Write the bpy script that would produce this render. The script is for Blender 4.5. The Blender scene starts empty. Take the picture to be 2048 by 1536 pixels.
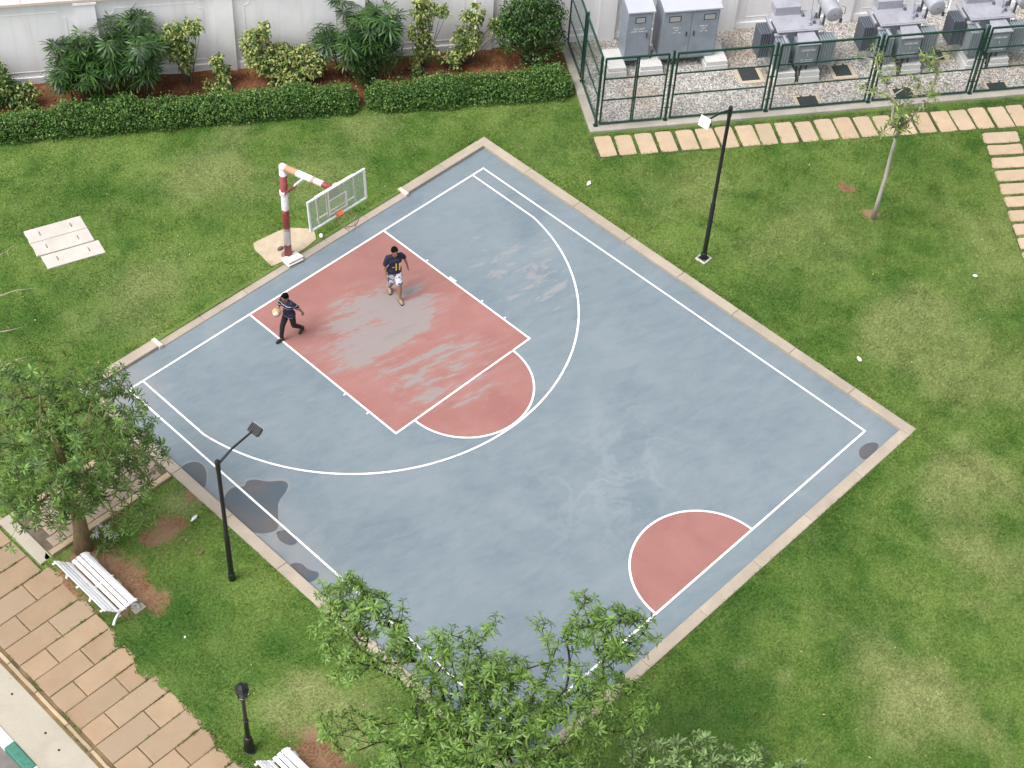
import bpy, bmesh, math, random
import numpy as np
from mathutils import Vector, Matrix

SC = bpy.context.scene
COL = SC.collection
R = math.radians
PI = math.pi
rnd = random.Random(7)
nrg = np.random.default_rng(11)

# ------------------------------------------------------------------ camera
CAM_C = (21.656, 26.518, 33.126)
CAM_R = ((-0.69942451, 0.71307815, 0.04821724),      # image right
         (0.50624269, 0.54191177, -0.67085764),      # image down
         (-0.50450341, -0.44480465, -0.74001698))    # forward
cd = bpy.data.cameras.new('camera')
cam = bpy.data.objects.new('camera', cd)
COL.objects.link(cam)
r, d, f = [Vector(v) for v in CAM_R]
m = Matrix.Identity(4)
for i in range(3):
    m[i][0], m[i][1], m[i][2], m[i][3] = r[i], -d[i], -f[i], CAM_C[i]
cam.matrix_world = m
cd.sensor_width = 36
cd.lens = 3414.1 / 2048 * 36
cd.clip_end = 2000
SC.camera = cam

# ------------------------------------------------------------------ sky, sun, exposure
SUN_AZ = Vector((0.91, -0.26, 0)).normalized()       # horizontal direction towards the sun
SUN_EL = R(58)
w = bpy.data.worlds.new('World')
SC.world = w
w.use_nodes = True
nt = w.node_tree
bg = nt.nodes['Background']
sky = nt.nodes.new('ShaderNodeTexSky')
sky.sky_type = 'NISHITA'
sky.sun_disc = False
sky.sun_elevation = SUN_EL
sky.sun_rotation = math.atan2(SUN_AZ.x, SUN_AZ.y)
sky.air_density = 1.0
sky.dust_density = 4.0
hs = nt.nodes.new('ShaderNodeHueSaturation')         # overcast: a nearly neutral sky
hs.inputs['Saturation'].default_value = 0.22
nt.links.new(sky.outputs[0], hs.inputs['Color'])
nt.links.new(hs.outputs[0], bg.inputs[0])
bg.inputs[1].default_value = 0.15
sl = bpy.data.lights.new('sun', 'SUN')
sl.energy = 1.35
sl.angle = R(32)
sl.color = (1.0, 0.95, 0.88)
sun = bpy.data.objects.new('sun', sl)
COL.objects.link(sun)
sd = Vector((SUN_AZ.x * math.cos(SUN_EL), SUN_AZ.y * math.cos(SUN_EL), math.sin(SUN_EL)))
sun.rotation_euler = sd.to_track_quat('Z', 'Y').to_euler()
SC.view_settings.view_transform = 'Standard'
SC.view_settings.look = 'None'
SC.view_settings.gamma = 1
SC.view_settings.exposure = 0.86
SC.view_settings.use_curve_mapping = False
SC.cycles.max_bounces = 6
SC.cycles.diffuse_bounces = 3
SC.cycles.glossy_bounces = 2
SC.cycles.transmission_bounces = 3
SC.cycles.transparent_max_bounces = 8
SC.cycles.caustics_reflective = False
SC.cycles.caustics_refractive = False

# ------------------------------------------------------------------ frames
def at(px, py, z=0.0):
    """point of the place at height z seen at a spot of the photograph (2048 px wide)"""
    a, b = (px - 1024) / 3414.1, (py - 768) / 3414.1
    v = r * a + d * b + f
    t = (z - CAM_C[2]) / v.z
    return Vector(CAM_C) + v * t

WU = Vector((-0.823, 0.568, 0))      # along the compound wall
WV = Vector((0.568, 0.823, 0))       # from the wall towards the court
W0 = Vector((-4.03, -8.5, 0))
WROT = math.atan2(0.568, -0.823)     # local x = along wall, local -y = towards the court
def WP(u, v, z=0.0):
    return W0 + WU * u + WV * v + Vector((0, 0, z))

# ------------------------------------------------------------------ materials
MATS = {}
class NT:
    def __init__(s, name):
        s.m = bpy.data.materials.new(name)
        s.m.use_nodes = True
        s.t = s.m.node_tree
        s.b = s.t.nodes['Principled BSDF']
        s.out = s.t.nodes['Material Output']
    def n(s, typ, **kw):
        x = s.t.nodes.new('ShaderNode' + typ)
        for k, v in kw.items():
            if k.startswith('i_'):
                x.inputs[int(k[2:])].default_value = v
            else:
                setattr(x, k, v)
        return x
    def l(s, a, b):
        s.t.links.new(a, b)
    def pos(s):
        return s.n('NewGeometry').outputs['Position']
    def obj(s):
        return s.n('TexCoord').outputs['Object']
    def noise(s, vec, scale, detail=4, rough=.55, dist=0.0, mp=None):
        if mp:
            if len(mp) > 1:
                k = s.n('Mapping')
                k.inputs['Rotation'].default_value = mp[1]
                s.l(vec, k.inputs[0])
                vec = k.outputs[0]
            k = s.n('Mapping')
            k.inputs['Scale'].default_value = mp[0]
            s.l(vec, k.inputs[0])
            vec = k.outputs[0]
        x = s.n('TexNoise')
        x.inputs['Scale'].default_value = scale
        x.inputs['Detail'].default_value = detail
        x.inputs['Roughness'].default_value = rough
        x.inputs['Distortion'].default_value = dist
        s.l(vec, x.inputs['Vector'])
        return x.outputs['Fac']
    def ramp(s, fac, stops, interp='LINEAR'):
        x = s.n('ValToRGB')
        x.color_ramp.interpolation = interp
        e = x.color_ramp.elements
        while len(e) < len(stops):
            e.new(0.5)
        for i, (p, c) in enumerate(stops):
            e[i].position = p
            e[i].color = (c, c, c, 1) if isinstance(c, (int, float)) else (*c, 1)
        s.l(fac, x.inputs[0])
        return x.outputs[0]
    def math(s, op, a, b=None, c=None):
        x = s.n('Math', operation=op)
        for i, v in enumerate((a, b, c)):
            if v is None:
                continue
            if isinstance(v, (int, float)):
                x.inputs[i].default_value = v
            else:
                s.l(v, x.inputs[i])
        return x.outputs[0]
    def mix(s, fac, a, b, blend='MIX'):
        x = s.n('MixRGB', blend_type=blend)
        for i, v in enumerate((fac, a, b)):
            if isinstance(v, (int, float)):
                x.inputs[i].default_value = v if i == 0 else (v, v, v, 1)
            elif isinstance(v, tuple):
                x.inputs[i].default_value = (*v, 1)
            else:
                s.l(v, x.inputs[i])
        return x.outputs[0]
    def blob(s, centre, radius, soft=1.0):
        """1 near a centre (metres, plan), falling to 0 at radius"""
        p = s.pos()
        sub = s.n('VectorMath', operation='SUBTRACT')
        s.l(p, sub.inputs[0])
        sub.inputs[1].default_value = (centre[0], centre[1], 0)
        dv = s.n('VectorMath', operation='DIVIDE')
        s.l(sub.outputs[0], dv.inputs[0])
        dv.inputs[1].default_value = (radius[0], radius[1], 1e6)
        ln = s.n('VectorMath', operation='LENGTH')
        s.l(dv.outputs[0], ln.inputs[0])
        return s.ramp(ln.outputs['Value'], [(0, 1.0), (1, 0.0)], 'EASE')
    def set(s, col=None, rough=None, metal=None, bump=None, bstr=.3, bdist=.02, spec=None):
        for key, v in (('Base Color', col), ('Roughness', rough), ('Metallic', metal), ('Specular IOR Level', spec)):
            if v is None:
                continue
            i = s.b.inputs[key]
            if isinstance(v, (int, float)):
                i.default_value = v
            elif isinstance(v, tuple):
                i.default_value = (*v, 1)
            else:
                s.l(v, i)
        if bump is not None:
            x = s.n('Bump')
            x.inputs['Strength'].default_value = bstr
            x.inputs['Distance'].default_value = bdist
            s.l(bump, x.inputs['Height'])
            s.l(x.outputs[0], s.b.inputs['Normal'])
        return s.m

def simple(name, col, rough=.6, metal=0.0, var=.12, scale=6.0, bump=.0, island=0.0):
    if name in MATS:
        return MATS[name]
    k = NT(name)
    p = k.pos()
    a = k.noise(p, scale, 5)
    c = k.mix(k.ramp(a, [(.3, 0.0), (.7, 1.0)]), tuple(x * (1 - var) for x in col), tuple(min(1, x * (1 + var)) for x in col))
    if island:
        o = k.n('ObjectInfo').outputs['Random']
        v = k.math('MULTIPLY_ADD', o, 2 * island, 1 - island)
        c = k.mix(1.0, c, v, 'MULTIPLY')
    k.set(c, rough, metal, a if bump else None, bump)
    MATS[name] = k.m
    return k.m

def leaf_mat(name, rough=.45, trans=.25, randomise=.0):
    if name in MATS:
        return MATS[name]
    k = NT(name)
    c = k.n('VertexColor', layer_name='Col').outputs[0]
    if randomise:
        o = k.n('ObjectInfo').outputs['Random']
        v = k.math('MULTIPLY_ADD', o, 2 * randomise, 1 - randomise)
        c = k.mix(1.0, c, v, 'MULTIPLY')
    k.set(c, rough, spec=.35)
    tr = k.n('BsdfTranslucent')
    k.l(c, tr.inputs[0])
    ms = k.n('MixShader')
    ms.inputs[0].default_value = trans
    k.l(k.b.outputs[0], ms.inputs[1])
    k.l(tr.outputs[0], ms.inputs[2])
    k.l(ms.outputs[0], k.out.inputs[0])
    MATS[name] = k.m
    return k.m

# ------------------------------------------------------------------ mesh helpers
class MB:
    def __init__(s):
        s.v, s.f, s.g = [], [], []
    def add(s, vs, fs):
        o = len(s.v)
        s.g.append((o, len(s.f)))
        s.v += [tuple(x) for x in vs]
        s.f += [tuple(i + o for i in q) for q in fs]
        return s
    def box(s, x0, x1, y0, y1, z0, z1, bev=0.0, M=None):
        if bev <= 0:
            vs = [(x, y, z) for z in (z0, z1) for y in (y0, y1) for x in (x0, x1)]
            fs = [(0, 2, 3, 1), (4, 5, 7, 6), (0, 1, 5, 4), (2, 6, 7, 3), (0, 4, 6, 2), (1, 3, 7, 5)]
        else:
            b = bev
            vs, fs = [], []
            ring = lambda i, z: [(x0 + i, y0 + i, z), (x1 - i, y0 + i, z), (x1 - i, y1 - i, z), (x0 + i, y1 - i, z)]
            for i, z in ((b, z0), (0, z0 + b), (0, z1 - b), (b, z1)):
                vs += ring(i, z)
            for k in range(3):
                for j in range(4):
                    a, c = k * 4 + j, k * 4 + (j + 1) % 4
                    fs.append((a, c, c + 4, a + 4))
            fs += [(3, 2, 1, 0), (12, 13, 14, 15)]
        if M is not None:
            vs = [tuple(M @ Vector(v)) for v in vs]
        return s.add(vs, fs)
    def prism(s, poly, z0, z1):
        n = len(poly)
        vs = [(x, y, z0) for x, y in poly] + [(x, y, z1) for x, y in poly]
        fs = [tuple(range(n - 1, -1, -1)), tuple(range(n, 2 * n))]
        fs += [(i, (i + 1) % n, n + (i + 1) % n, n + i) for i in range(n)]
        return s.add(vs, fs)
    def sheet(s, poly, z):
        return s.add([(x, y, z) for x, y in poly], [tuple(range(len(poly)))])
    def tube(s, pts, rad, n=8, cap=True):
        pts = [Vector(p) for p in pts]
        if not isinstance(rad, (list, tuple)):
            rad = [rad] * len(pts)
        vs, fs = [], []
        up = None
        for i, p in enumerate(pts):
            a = pts[max(0, i - 1)]
            b = pts[min(len(pts) - 1, i + 1)]
            t = (b - a).normalized()
            if up is None:
                up = Vector((0, 0, 1)) if abs(t.z) < .9 else Vector((1, 0, 0))
            x = up.cross(t)
            if x.length < 1e-5:
                x = Vector((1, 0, 0)).cross(t)
            x.normalize()
            y = t.cross(x)
            up = y
            for k in range(n):
                an = 2 * PI * k / n
                vs.append(tuple(p + (x * math.cos(an) + y * math.sin(an)) * rad[i]))
        for i in range(len(pts) - 1):
            for k in range(n):
                a, b = i * n + k, i * n + (k + 1) % n
                fs.append((a, b, b + n, a + n))
        if cap:
            fs.append(tuple(range(n - 1, -1, -1)))
            fs.append(tuple(range((len(pts) - 1) * n, len(pts) * n)))
        return s.add(vs, fs)
    def lathe(s, prof, n=16, c=(0, 0)):
        vs, fs = [], []
        for rr, z in prof:
            for k in range(n):
                an = 2 * PI * k / n
                vs.append((c[0] + rr * math.cos(an), c[1] + rr * math.sin(an), z))
        for i in range(len(prof) - 1):
            for k in range(n):
                a, b = i * n + k, i * n + (k + 1) % n
                fs.append((a, b, b + n, a + n))
        fs.append(tuple(range(n - 1, -1, -1)))
        fs.append(tuple(range((len(prof) - 1) * n, len(prof) * n)))
        return s.add(vs, fs)
    def caps(s, p0, p1, r0, r1, n=12, sy=1.0):
        """closed tapered capsule, flattened by sy along local side axis"""
        p0, p1 = Vector(p0), Vector(p1)
        t = (p1 - p0)
        L = t.length
        t = t / L if L > 1e-6 else Vector((0, 0, 1))
        x = Vector((1, 0, 0)) - t * t.x
        if x.length < .1:
            x = Vector((0, 1, 0)) - t * t.y
        x.normalize()
        y = t.cross(x)
        rows = []
        for a in (-80, -50, -20):
            rows.append((p0 + t * r0 * math.sin(R(a)), r0 * math.cos(R(a))))
        rows += [(p0, r0), (p1, r1)]
        for a in (20, 50, 80):
            rows.append((p1 + t * r1 * math.sin(R(a)), r1 * math.cos(R(a))))
        vs, fs = [], []
        for c, rr in rows:
            for k in range(n):
                an = 2 * PI * k / n
                vs.append(tuple(c + x * rr * math.cos(an) * sy + y * rr * math.sin(an)))
        for i in range(len(rows) - 1):
            for k in range(n):
                a, b = i * n + k, i * n + (k + 1) % n
                fs.append((a, b, b + n, a + n))
        fs.append(tuple(range(n - 1, -1, -1)))
        fs.append(tuple(range((len(rows) - 1) * n, len(rows) * n)))
        return s.add(vs, fs)
    def ell(s, c, rad, n=14):
        vs, fs = [], []
        rows = 9
        for i in range(rows):
            a = -PI / 2 + PI * (i + .02) / (rows - 1 + .04)
            for k in range(n):
                an = 2 * PI * k / n
                vs.append((c[0] + rad[0] * math.cos(a) * math.cos(an), c[1] + rad[1] * math.cos(a) * math.sin(an), c[2] + rad[2] * math.sin(a)))
        for i in range(rows - 1):
            for k in range(n):
                a, b = i * n + k, i * n + (k + 1) % n
                fs.append((a, b, b + n, a + n))
        fs.append(tuple(range(n - 1, -1, -1)))
        fs.append(tuple(range((rows - 1) * n, rows * n)))
        return s.add(vs, fs)
    def mesh(s, name, mat=None, smooth=False):
        me = bpy.data.meshes.new(name)
        me.from_pydata(s.v, [], s.f)
        if mat:
            me.materials.append(mat)
        if smooth:
            me.polygons.foreach_set('use_smooth', [True] * len(me.polygons))
        me.update()
        return me
    def build(s, name, mat, parent=None, smooth=False):
        o = bpy.data.objects.new(name, s.mesh(name, mat, smooth))
        COL.objects.link(o)
        if parent:
            o.parent = parent
        return o

def build_each(mb, name, mat, parent):
    """one object for each primitive collected in mb"""
    out = []
    for i, (v0, f0) in enumerate(mb.g):
        v1, f1 = mb.g[i + 1] if i + 1 < len(mb.g) else (len(mb.v), len(mb.f))
        q = MB()
        q.add(mb.v[v0:v1], [tuple(k - v0 for k in fc) for fc in mb.f[f0:f1]])
        out.append(q.build(name, mat, parent))
    return out
def link(name, me, parent=None, loc=None, rz=0.0):
    o = bpy.data.objects.new(name, me)
    COL.objects.link(o)
    if parent:
        o.parent = parent
    if loc is not None:
        o.location = loc
    if rz:
        o.rotation_euler = (0, 0, rz)
    return o
def thing(name, label, cat, loc=(0, 0, 0), rz=0.0, group=None):
    o = bpy.data.objects.new(name, None)
    COL.objects.link(o)
    o.empty_display_size = .2
    o.location = loc
    o.rotation_euler = (0, 0, rz)
    return tag(o, label, cat, group)
def tag(o, label, cat, group=None):
    o['label'] = label
    o['category'] = cat
    if group:
        o['group'] = group
    return o
def kind(o, k, label=None):
    o['kind'] = k
    if label:
        o['label'] = label
    return o
def npmesh(name, V, F, mat=None, cols=None, smooth=False):
    """numpy mesh: V (n,3), F (m,3 or 4); cols per vertex (n,3)"""
    me = bpy.data.meshes.new(name)
    V = np.asarray(V, np.float32)
    F = np.asarray(F, np.int32)
    n, k = F.shape
    me.vertices.add(len(V))
    me.vertices.foreach_set('co', V.ravel())
    me.loops.add(n * k)
    me.loops.foreach_set('vertex_index', F.ravel())
    me.polygons.add(n)
    me.polygons.foreach_set('loop_start', np.arange(0, n * k, k, dtype=np.int32))
    me.polygons.foreach_set('loop_total', np.full(n, k, np.int32))
    if smooth:
        me.polygons.foreach_set('use_smooth', np.ones(n, bool))
    if cols is not None:
        a = me.color_attributes.new('Col', 'FLOAT_COLOR', 'POINT')
        c = np.ones((len(V), 4), np.float32)
        c[:, :3] = cols
        a.data.foreach_set('color', c.ravel())
    if mat:
        me.materials.append(mat)
    me.update(calc_edges=True)
    me.validate()
    return me
def copy_tree(o, parent=None):
    c = o.copy()
    COL.objects.link(c)
    c.parent = parent
    for ch in [x for x in COL.objects if x.parent == o]:
        copy_tree(ch, c)
    return c
def text(name, body, size, mat, parent, loc, rot, align='CENTER'):
    cu = bpy.data.curves.new(name, 'FONT')
    cu.body = body
    cu.size = size
    cu.align_x = align
    cu.align_y = 'CENTER'
    cu.extrude = 0.002
    tmp = bpy.data.objects.new(name, cu)
    COL.objects.link(tmp)
    dg = bpy.context.evaluated_depsgraph_get()
    me = bpy.data.meshes.new_from_object(tmp.evaluated_get(dg))
    bpy.data.objects.remove(tmp)
    me.materials.clear()
    me.materials.append(mat)
    o = link(name, me, parent, loc)
    o.rotation_euler = rot
    return o

# numpy value noise
_tab = np.random.default_rng(3).random((256, 256))
def vnoise(x, y, s=1.0, o=0):
    x = np.asarray(x, float) * s + 17.3 * (o + 1)
    y = np.asarray(y, float) * s + 9.1 * (o + 1)
    xi, yi = np.floor(x).astype(int), np.floor(y).astype(int)
    fx, fy = x - xi, y - yi
    fx, fy = fx * fx * (3 - 2 * fx), fy * fy * (3 - 2 * fy)
    g = lambda a, b: _tab[a % 256, b % 256]
    return (g(xi, yi) * (1 - fx) + g(xi + 1, yi) * fx) * (1 - fy) + (g(xi, yi + 1) * (1 - fx) + g(xi + 1, yi + 1) * fx) * fy
def fbm(x, y, s=1.0, o=0, n=4):
    t, a, tot = 0, 1.0, 0
    for i in range(n):
        t = t + a * vnoise(x, y, s * 2 ** i, o + i * 3)
        tot += a
        a *= .5
    return t / tot

# ================================================================== SETTING
Z_LAWN = 0.06
Z_KERB = 0.10
CX0, CX1, CY0, CY1 = -7.42, 7.42, -0.95, 14.95      # kerb outer edge
KW = 0.30
PATH_X0, PATH_X1 = 11.35, 13.28

# plain ground far around
mb = MB()
mb.sheet([(-250, -250), (250, -250), (250, 250), (-250, 250)], -0.25)
g = mb.build('ground', simple('earth', (.11, .10, .07), .95, scale=.6))
kind(g, 'structure')

# soil blobs in the lawn: centre x, y, radius x, y
SOIL = []
def soil_at(px, py, rx, ry):
    p = at(px, py, Z_LAWN)
    SOIL.append((p.x, p.y, rx, ry))
soil_at(1693, 378, .32, .26); soil_at(1745, 434, .36, .32)
soil_at(232, 1168, .75, .9); soil_at(175, 1128, .8, .5); soil_at(285, 1185, .35, .6); soil_at(330, 1055, .45, .3); soil_at(295, 1075, .35, .25)
soil_at(120, 1180, .45, .7); soil_at(625, 1502, .45, .8); soil_at(660, 1530, .45, .6); soil_at(385, 990, .35, .2)
def soil_val(x, y):
    v = np.zeros_like(x)
    wx = (fbm(x, y, 1.6, 5) - .5) * .75
    wy = (fbm(x, y, 1.6, 9) - .5) * .75
    fine = (fbm(x, y, 7, 2) - .5) * .7
    for cx, cy, rx, ry in SOIL:
        q = np.sqrt(((x + wx - cx) / rx) ** 2 + ((y + wy - cy) / ry) ** 2)
        v = np.maximum(v, np.clip((1.15 - q + fine) / .5, 0, 1))
    return v
DRY = []
for px_, py_, rx, ry, s in [(1950, 960, 1.8, 1.5, .9), (1980, 1130, 1.2, 1.8, .7), (1850, 1400, 2.0, 1.8, .95), (1750, 1330, 1.2, 1.0, .6), (1480, 1330, .4, .3, .45), (1575, 1350, .4, .25, .55), (1800, 640, 1.6, 1.2, .55), (1400, 370, 1.6, 1.2, .35),
                           (620, 1385, .8, .7, .9), (560, 1420, .6, .7, .7), (420, 340, 2.6, 1.4, .5), (280, 560, 1.8, 1.2, .55), (650, 330, 1.8, 1.2, .4), (370, 1010, .5, .5, .6), (750, 250, 2.2, .8, .35), (1720, 250, .8, .4, .3), (1650, 480, 2.4, 2, .3), (1990, 480, 2, 2, .3), (1950, 760, 2, 2, .45), (700, 1450, 1, 1, .7)]:
    p = at(px_, py_, Z_LAWN)
    DRY.append((p.x, p.y, rx, ry, s))
def dry_val(x, y):
    v = np.zeros_like(x)
    n = (fbm(x, y, .7, 4, 5) - .5) * 2.2
    for cx, cy, rx, ry, s in DRY:
        q = np.sqrt(((x - cx) / rx) ** 2 + ((y - cy) / ry) ** 2) + n
        v = np.maximum(v, s * np.clip(1.25 - q, 0, 1))
    return v
LUSH_SHADE = []  # darker lush patches; shade beside the bench is painted into this colour too
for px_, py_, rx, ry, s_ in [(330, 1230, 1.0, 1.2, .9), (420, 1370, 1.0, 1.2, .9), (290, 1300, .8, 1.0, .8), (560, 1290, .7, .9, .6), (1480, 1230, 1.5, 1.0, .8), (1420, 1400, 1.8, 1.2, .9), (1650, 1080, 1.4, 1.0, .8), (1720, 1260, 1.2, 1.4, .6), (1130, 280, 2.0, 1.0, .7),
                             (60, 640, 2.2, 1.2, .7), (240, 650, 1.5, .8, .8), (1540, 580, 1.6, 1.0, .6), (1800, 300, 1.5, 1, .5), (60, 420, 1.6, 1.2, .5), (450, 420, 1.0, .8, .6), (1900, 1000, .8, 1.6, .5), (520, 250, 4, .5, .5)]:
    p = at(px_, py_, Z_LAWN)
    LUSH_SHADE.append((p.x, p.y, rx, ry, s_))
def lush_shade_val(x, y):
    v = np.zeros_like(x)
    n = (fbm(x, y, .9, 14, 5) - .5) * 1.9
    for cx, cy, rx, ry, s_ in LUSH_SHADE:
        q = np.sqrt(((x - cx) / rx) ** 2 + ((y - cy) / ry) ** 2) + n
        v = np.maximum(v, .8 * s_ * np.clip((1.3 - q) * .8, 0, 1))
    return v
def wuv(x, y):
    dx, dy = x - W0.x, y - W0.y
    return dx * WU.x + dy * WU.y, dx * WV.x + dy * WV.y
def path_edge(y):
    return PATH_X0 + (fbm(y, y * 0, .9, 6) - .5) * .5 - np.clip((4.6 - y) * .18, 0, .35)

# lawn grid
step = 0.11
xs = np.arange(-29, 14.46, step)
ys = np.arange(-18, 25, step)
GX, GY = np.meshgrid(xs, ys)
nx, ny = len(xs), len(ys)
ZZ = Z_LAWN + (fbm(GX, GY, .35, 1) - .5) * .05 + (fbm(GX, GY, 2.2, 8, 2) - .5) * .02
near = np.minimum(np.minimum(np.abs(GX - CX0), np.abs(GX - CX1)), np.minimum(np.abs(GY - CY0), np.abs(GY - CY1)))
ZZ = np.where(near < .25, np.minimum(ZZ, Z_LAWN + .01), ZZ)
ZZ = np.where(GX > 11.0, np.where(GX < path_edge(GY) + (fbm(GX, GY, 3, 7) - .5) * .4, Z_LAWN + .05, Z_LAWN - .03), ZZ)
V = np.stack([GX.ravel(), GY.ravel(), ZZ.ravel()], 1)
I = np.arange(nx * ny).reshape(ny, nx)
cx = (GX[:-1, :-1] + step / 2)
cy = (GY[:-1, :-1] + step / 2)
keep = ~((cx > CX0 + .15) & (cx < CX1 - .15) & (cy > CY0 + .15) & (cy < CY1 - .15))
keep &= wuv(cx, cy)[1] > -.3
F = np.stack([I[:-1, :-1], I[:-1, 1:], I[1:, 1:], I[1:, :-1]], -1)[keep]
LC = np.zeros((nx * ny, 3))
LC[:, 0] = soil_val(V[:, 0], V[:, 1])
LC[:, 1] = dry_val(V[:, 0], V[:, 1])
LC[:, 2] = lush_shade_val(V[:, 0], V[:, 1])
def lawn_mat(name, blades):
    k = NT(name)
    at_ = k.n('VertexColor', layer_name='Col').outputs[0]
    sp = k.n('SeparateColor')
    k.l(at_, sp.inputs[0])
    p = k.pos()
    big = k.noise(p, .28, 3, .5, .4)
    mid = k.noise(p, 1.1, 4, .6, .3)
    fine = k.noise(p, 16, 3, .6)
    c = k.mix(k.ramp(big, [(.40, 0.0), (.60, 1.0)]), (.098, .192, .034), (.168, .262, .058))
    c = k.mix(k.math('MULTIPLY', k.ramp(mid, [(.42, 0.0), (.72, 1.0)]), .6), c, (.225, .295, .085))
    c = k.mix(k.math('MULTIPLY', k.ramp(mid, [(.30, 1.0), (.46, 0.0)]), .6), c, (.060, .145, .030))
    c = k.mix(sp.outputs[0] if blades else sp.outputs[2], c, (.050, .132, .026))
    c = k.mix(sp.outputs[1], c, (.34, .37, .155))
    if blades:
        c = k.mix(k.math('MULTIPLY', sp.outputs[2], .6), c, (.24, .27, .10))
        x = k.noise(p, 55, 1)
        c = k.mix(1.0, c, k.ramp(x, [(.25, .55), (.75, 1.35)]), 'MULTIPLY')
        k.set(c, .6, spec=.25)
        tr = k.n('BsdfTranslucent')
        k.l(c, tr.inputs[0])
        ms = k.n('MixShader')
        ms.inputs[0].default_value = .3
        k.l(k.b.outputs[0], ms.inputs[1]); k.l(tr.outputs[0], ms.inputs[2]); k.l(ms.outputs[0], k.out.inputs[0])
    else:
        c = k.mix(1.0, c, k.ramp(fine, [(.3, .42), (.7, .85)]), 'MULTIPLY')
        soil = k.mix(k.ramp(fine, [(.35, 0.0), (.65, 1.0)]), (.105, .055, .032), (.215, .118, .070))
        soil = k.mix(k.ramp(mid, [(.4, 0.0), (.6, .6)]), soil, (.24, .165, .105))
        c = k.mix(sp.outputs[0], c, soil)
        k.set(c, .95, bump=fine, bstr=.6, bdist=.03, spec=.1)
    return k.m
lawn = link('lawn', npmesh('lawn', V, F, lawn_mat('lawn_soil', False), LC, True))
kind(lawn, 'structure')

# ------------------------------------------------------------------ basketball court
def court_blue():
    k = NT('court_blue')
    p = k.pos()
    a = k.noise(p, .45, 5, .6, .5)
    c = k.mix(k.ramp(a, [(.34, 0.0), (.66, 1.0)]), (.128, .166, .194), (.168, .204, .230))
    b = k.noise(p, 2.6, 8, .7, .5, ((.5, 1.3, 1), (0, 0, R(14))))
    c = k.mix(k.math('MULTIPLY', k.ramp(b, [(.45, 0.0), (.75, 1.0)]), .45), c, (.215, .245, .262))
    c = k.mix(k.math('MULTIPLY', k.ramp(b, [(.28, 1.0), (.44, 0.0)]), .35), c, (.10, .134, .158))
    # streaks where the paint is scuffed through
    s = k.noise(p, 2.3, 11, .70, .6, ((.45, 1.5, 1), (0, 0, R(14))))
    reg = k.math('MAXIMUM', k.math('MULTIPLY', k.blob((-4.0, 3.9), (3.2, 4.6)), 1.12), k.math('MULTIPLY', k.blob((1.0, 8.4), (2.6, 1.2)), .7))
    reg = k.math('MAXIMUM', reg, k.math('MULTIPLY', k.blob((3.3, 2.6), (1.6, 2.2)), .75))
    mk = k.ramp(k.math('ADD', s, k.math('MULTIPLY', k.math('SUBTRACT', reg, 1.0), .22)), [(.525, 0.0), (.57, .65)])
    c = k.mix(mk, c, (.245, .243, .246))
    # dusty left corner and near edge
    dust = k.math('MAXIMUM', k.blob((7.2, -.3), (2.4, 2.2)), k.math('MULTIPLY', k.blob((7.2, 6.5), (1.8, 4.5)), .7))
    dn = k.noise(p, 1.4, 5)
    c = k.mix(k.math('MULTIPLY', dust, k.ramp(dn, [(.25, .3), (.6, .9)])), c, (.235, .232, .228))
    # pale dried trickles
    v = k.noise(p, .6, 8, .62, .5)
    rid = k.ramp(k.math('ABSOLUTE', k.math('SUBTRACT', v, .5)), [(0, 1.0), (.05, 0.0)])
    rid = k.math('MULTIPLY', rid, k.blob((-.5, 10.6), (4.2, 3.2)))
    c = k.mix(k.math('MULTIPLY', rid, .28), c, (.27, .30, .32))
    # dark specks and small stains
    sp = k.noise(p, 7, 3, .5)
    c = k.mix(k.math('MULTIPLY', k.ramp(sp, [(.70, 0.0), (.74, 1.0)]), .5), c, (.11, .14, .17))
    fine = k.noise(p, 60, 3)
    c = k.mix(1.0, c, k.ramp(fine, [(.2, .93), (.8, 1.07)]), 'MULTIPLY')
    return k.set(c, k.ramp(a, [(.3, .62), (.7, .8)]), bump=fine, bstr=.15, bdist=.004, spec=.3)
def court_red(name, worn):
    k = NT(name)
    p = k.pos()
    a = k.noise(p, .8, 5, .6, .4)
    c = k.mix(k.ramp(a, [(.34, 0.0), (.66, 1.0)]), (.245, .108, .097), (.285, .138, .124))
    if worn:
        s = k.noise(p, 1.35, 12, .68, .4, ((.30, 1.65, 1), (0, 0, R(16))))
        s2 = k.noise(p, 4.2, 8, .72, .4, ((.38, 1.4, 1), (0, 0, R(14))))
        s = k.math('ADD', k.math('MULTIPLY', s, .64), k.math('MULTIPLY', s2, .36))
        reg = k.math('MULTIPLY', k.blob((.05, 2.65), (3.7, 2.7)), 1.14)
        reg = k.math('MAXIMUM', reg, k.math('MULTIPLY', k.blob((.1, 4.9), (3.6, 3.2)), .74))
        mk = k.math('ADD', s, k.math('MULTIPLY', k.math('SUBTRACT', reg, .5), .27))
        c = k.mix(k.math('MULTIPLY', k.ramp(mk, [(.47, 0.0), (.55, .55)]), 1.0), c, (.27, .165, .152))
        c = k.mix(k.ramp(mk, [(.545, 0.0), (.575, .92)]), c, (.232, .205, .20))
        c = k.mix(k.math('MULTIPLY', k.ramp(mk, [(.66, 0.0), (.72, 1.0)]), .5), c, (.185, .17, .168))
        n2 = k.noise(p, 5, 4, .6, .5, ((.6, 1.3, 1),))
        c = k.mix(k.math('MULTIPLY', k.ramp(n2, [(.62, 0.0), (.70, .6)]), .8), c, (.23, .19, .185))
    fine = k.noise(p, 50, 3)
    c = k.mix(1.0, c, k.ramp(fine, [(.2, .93), (.8, 1.07)]), 'MULTIPLY')
    return k.set(c, .75, bump=fine, bstr=.15, bdist=.004, spec=.3)
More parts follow.
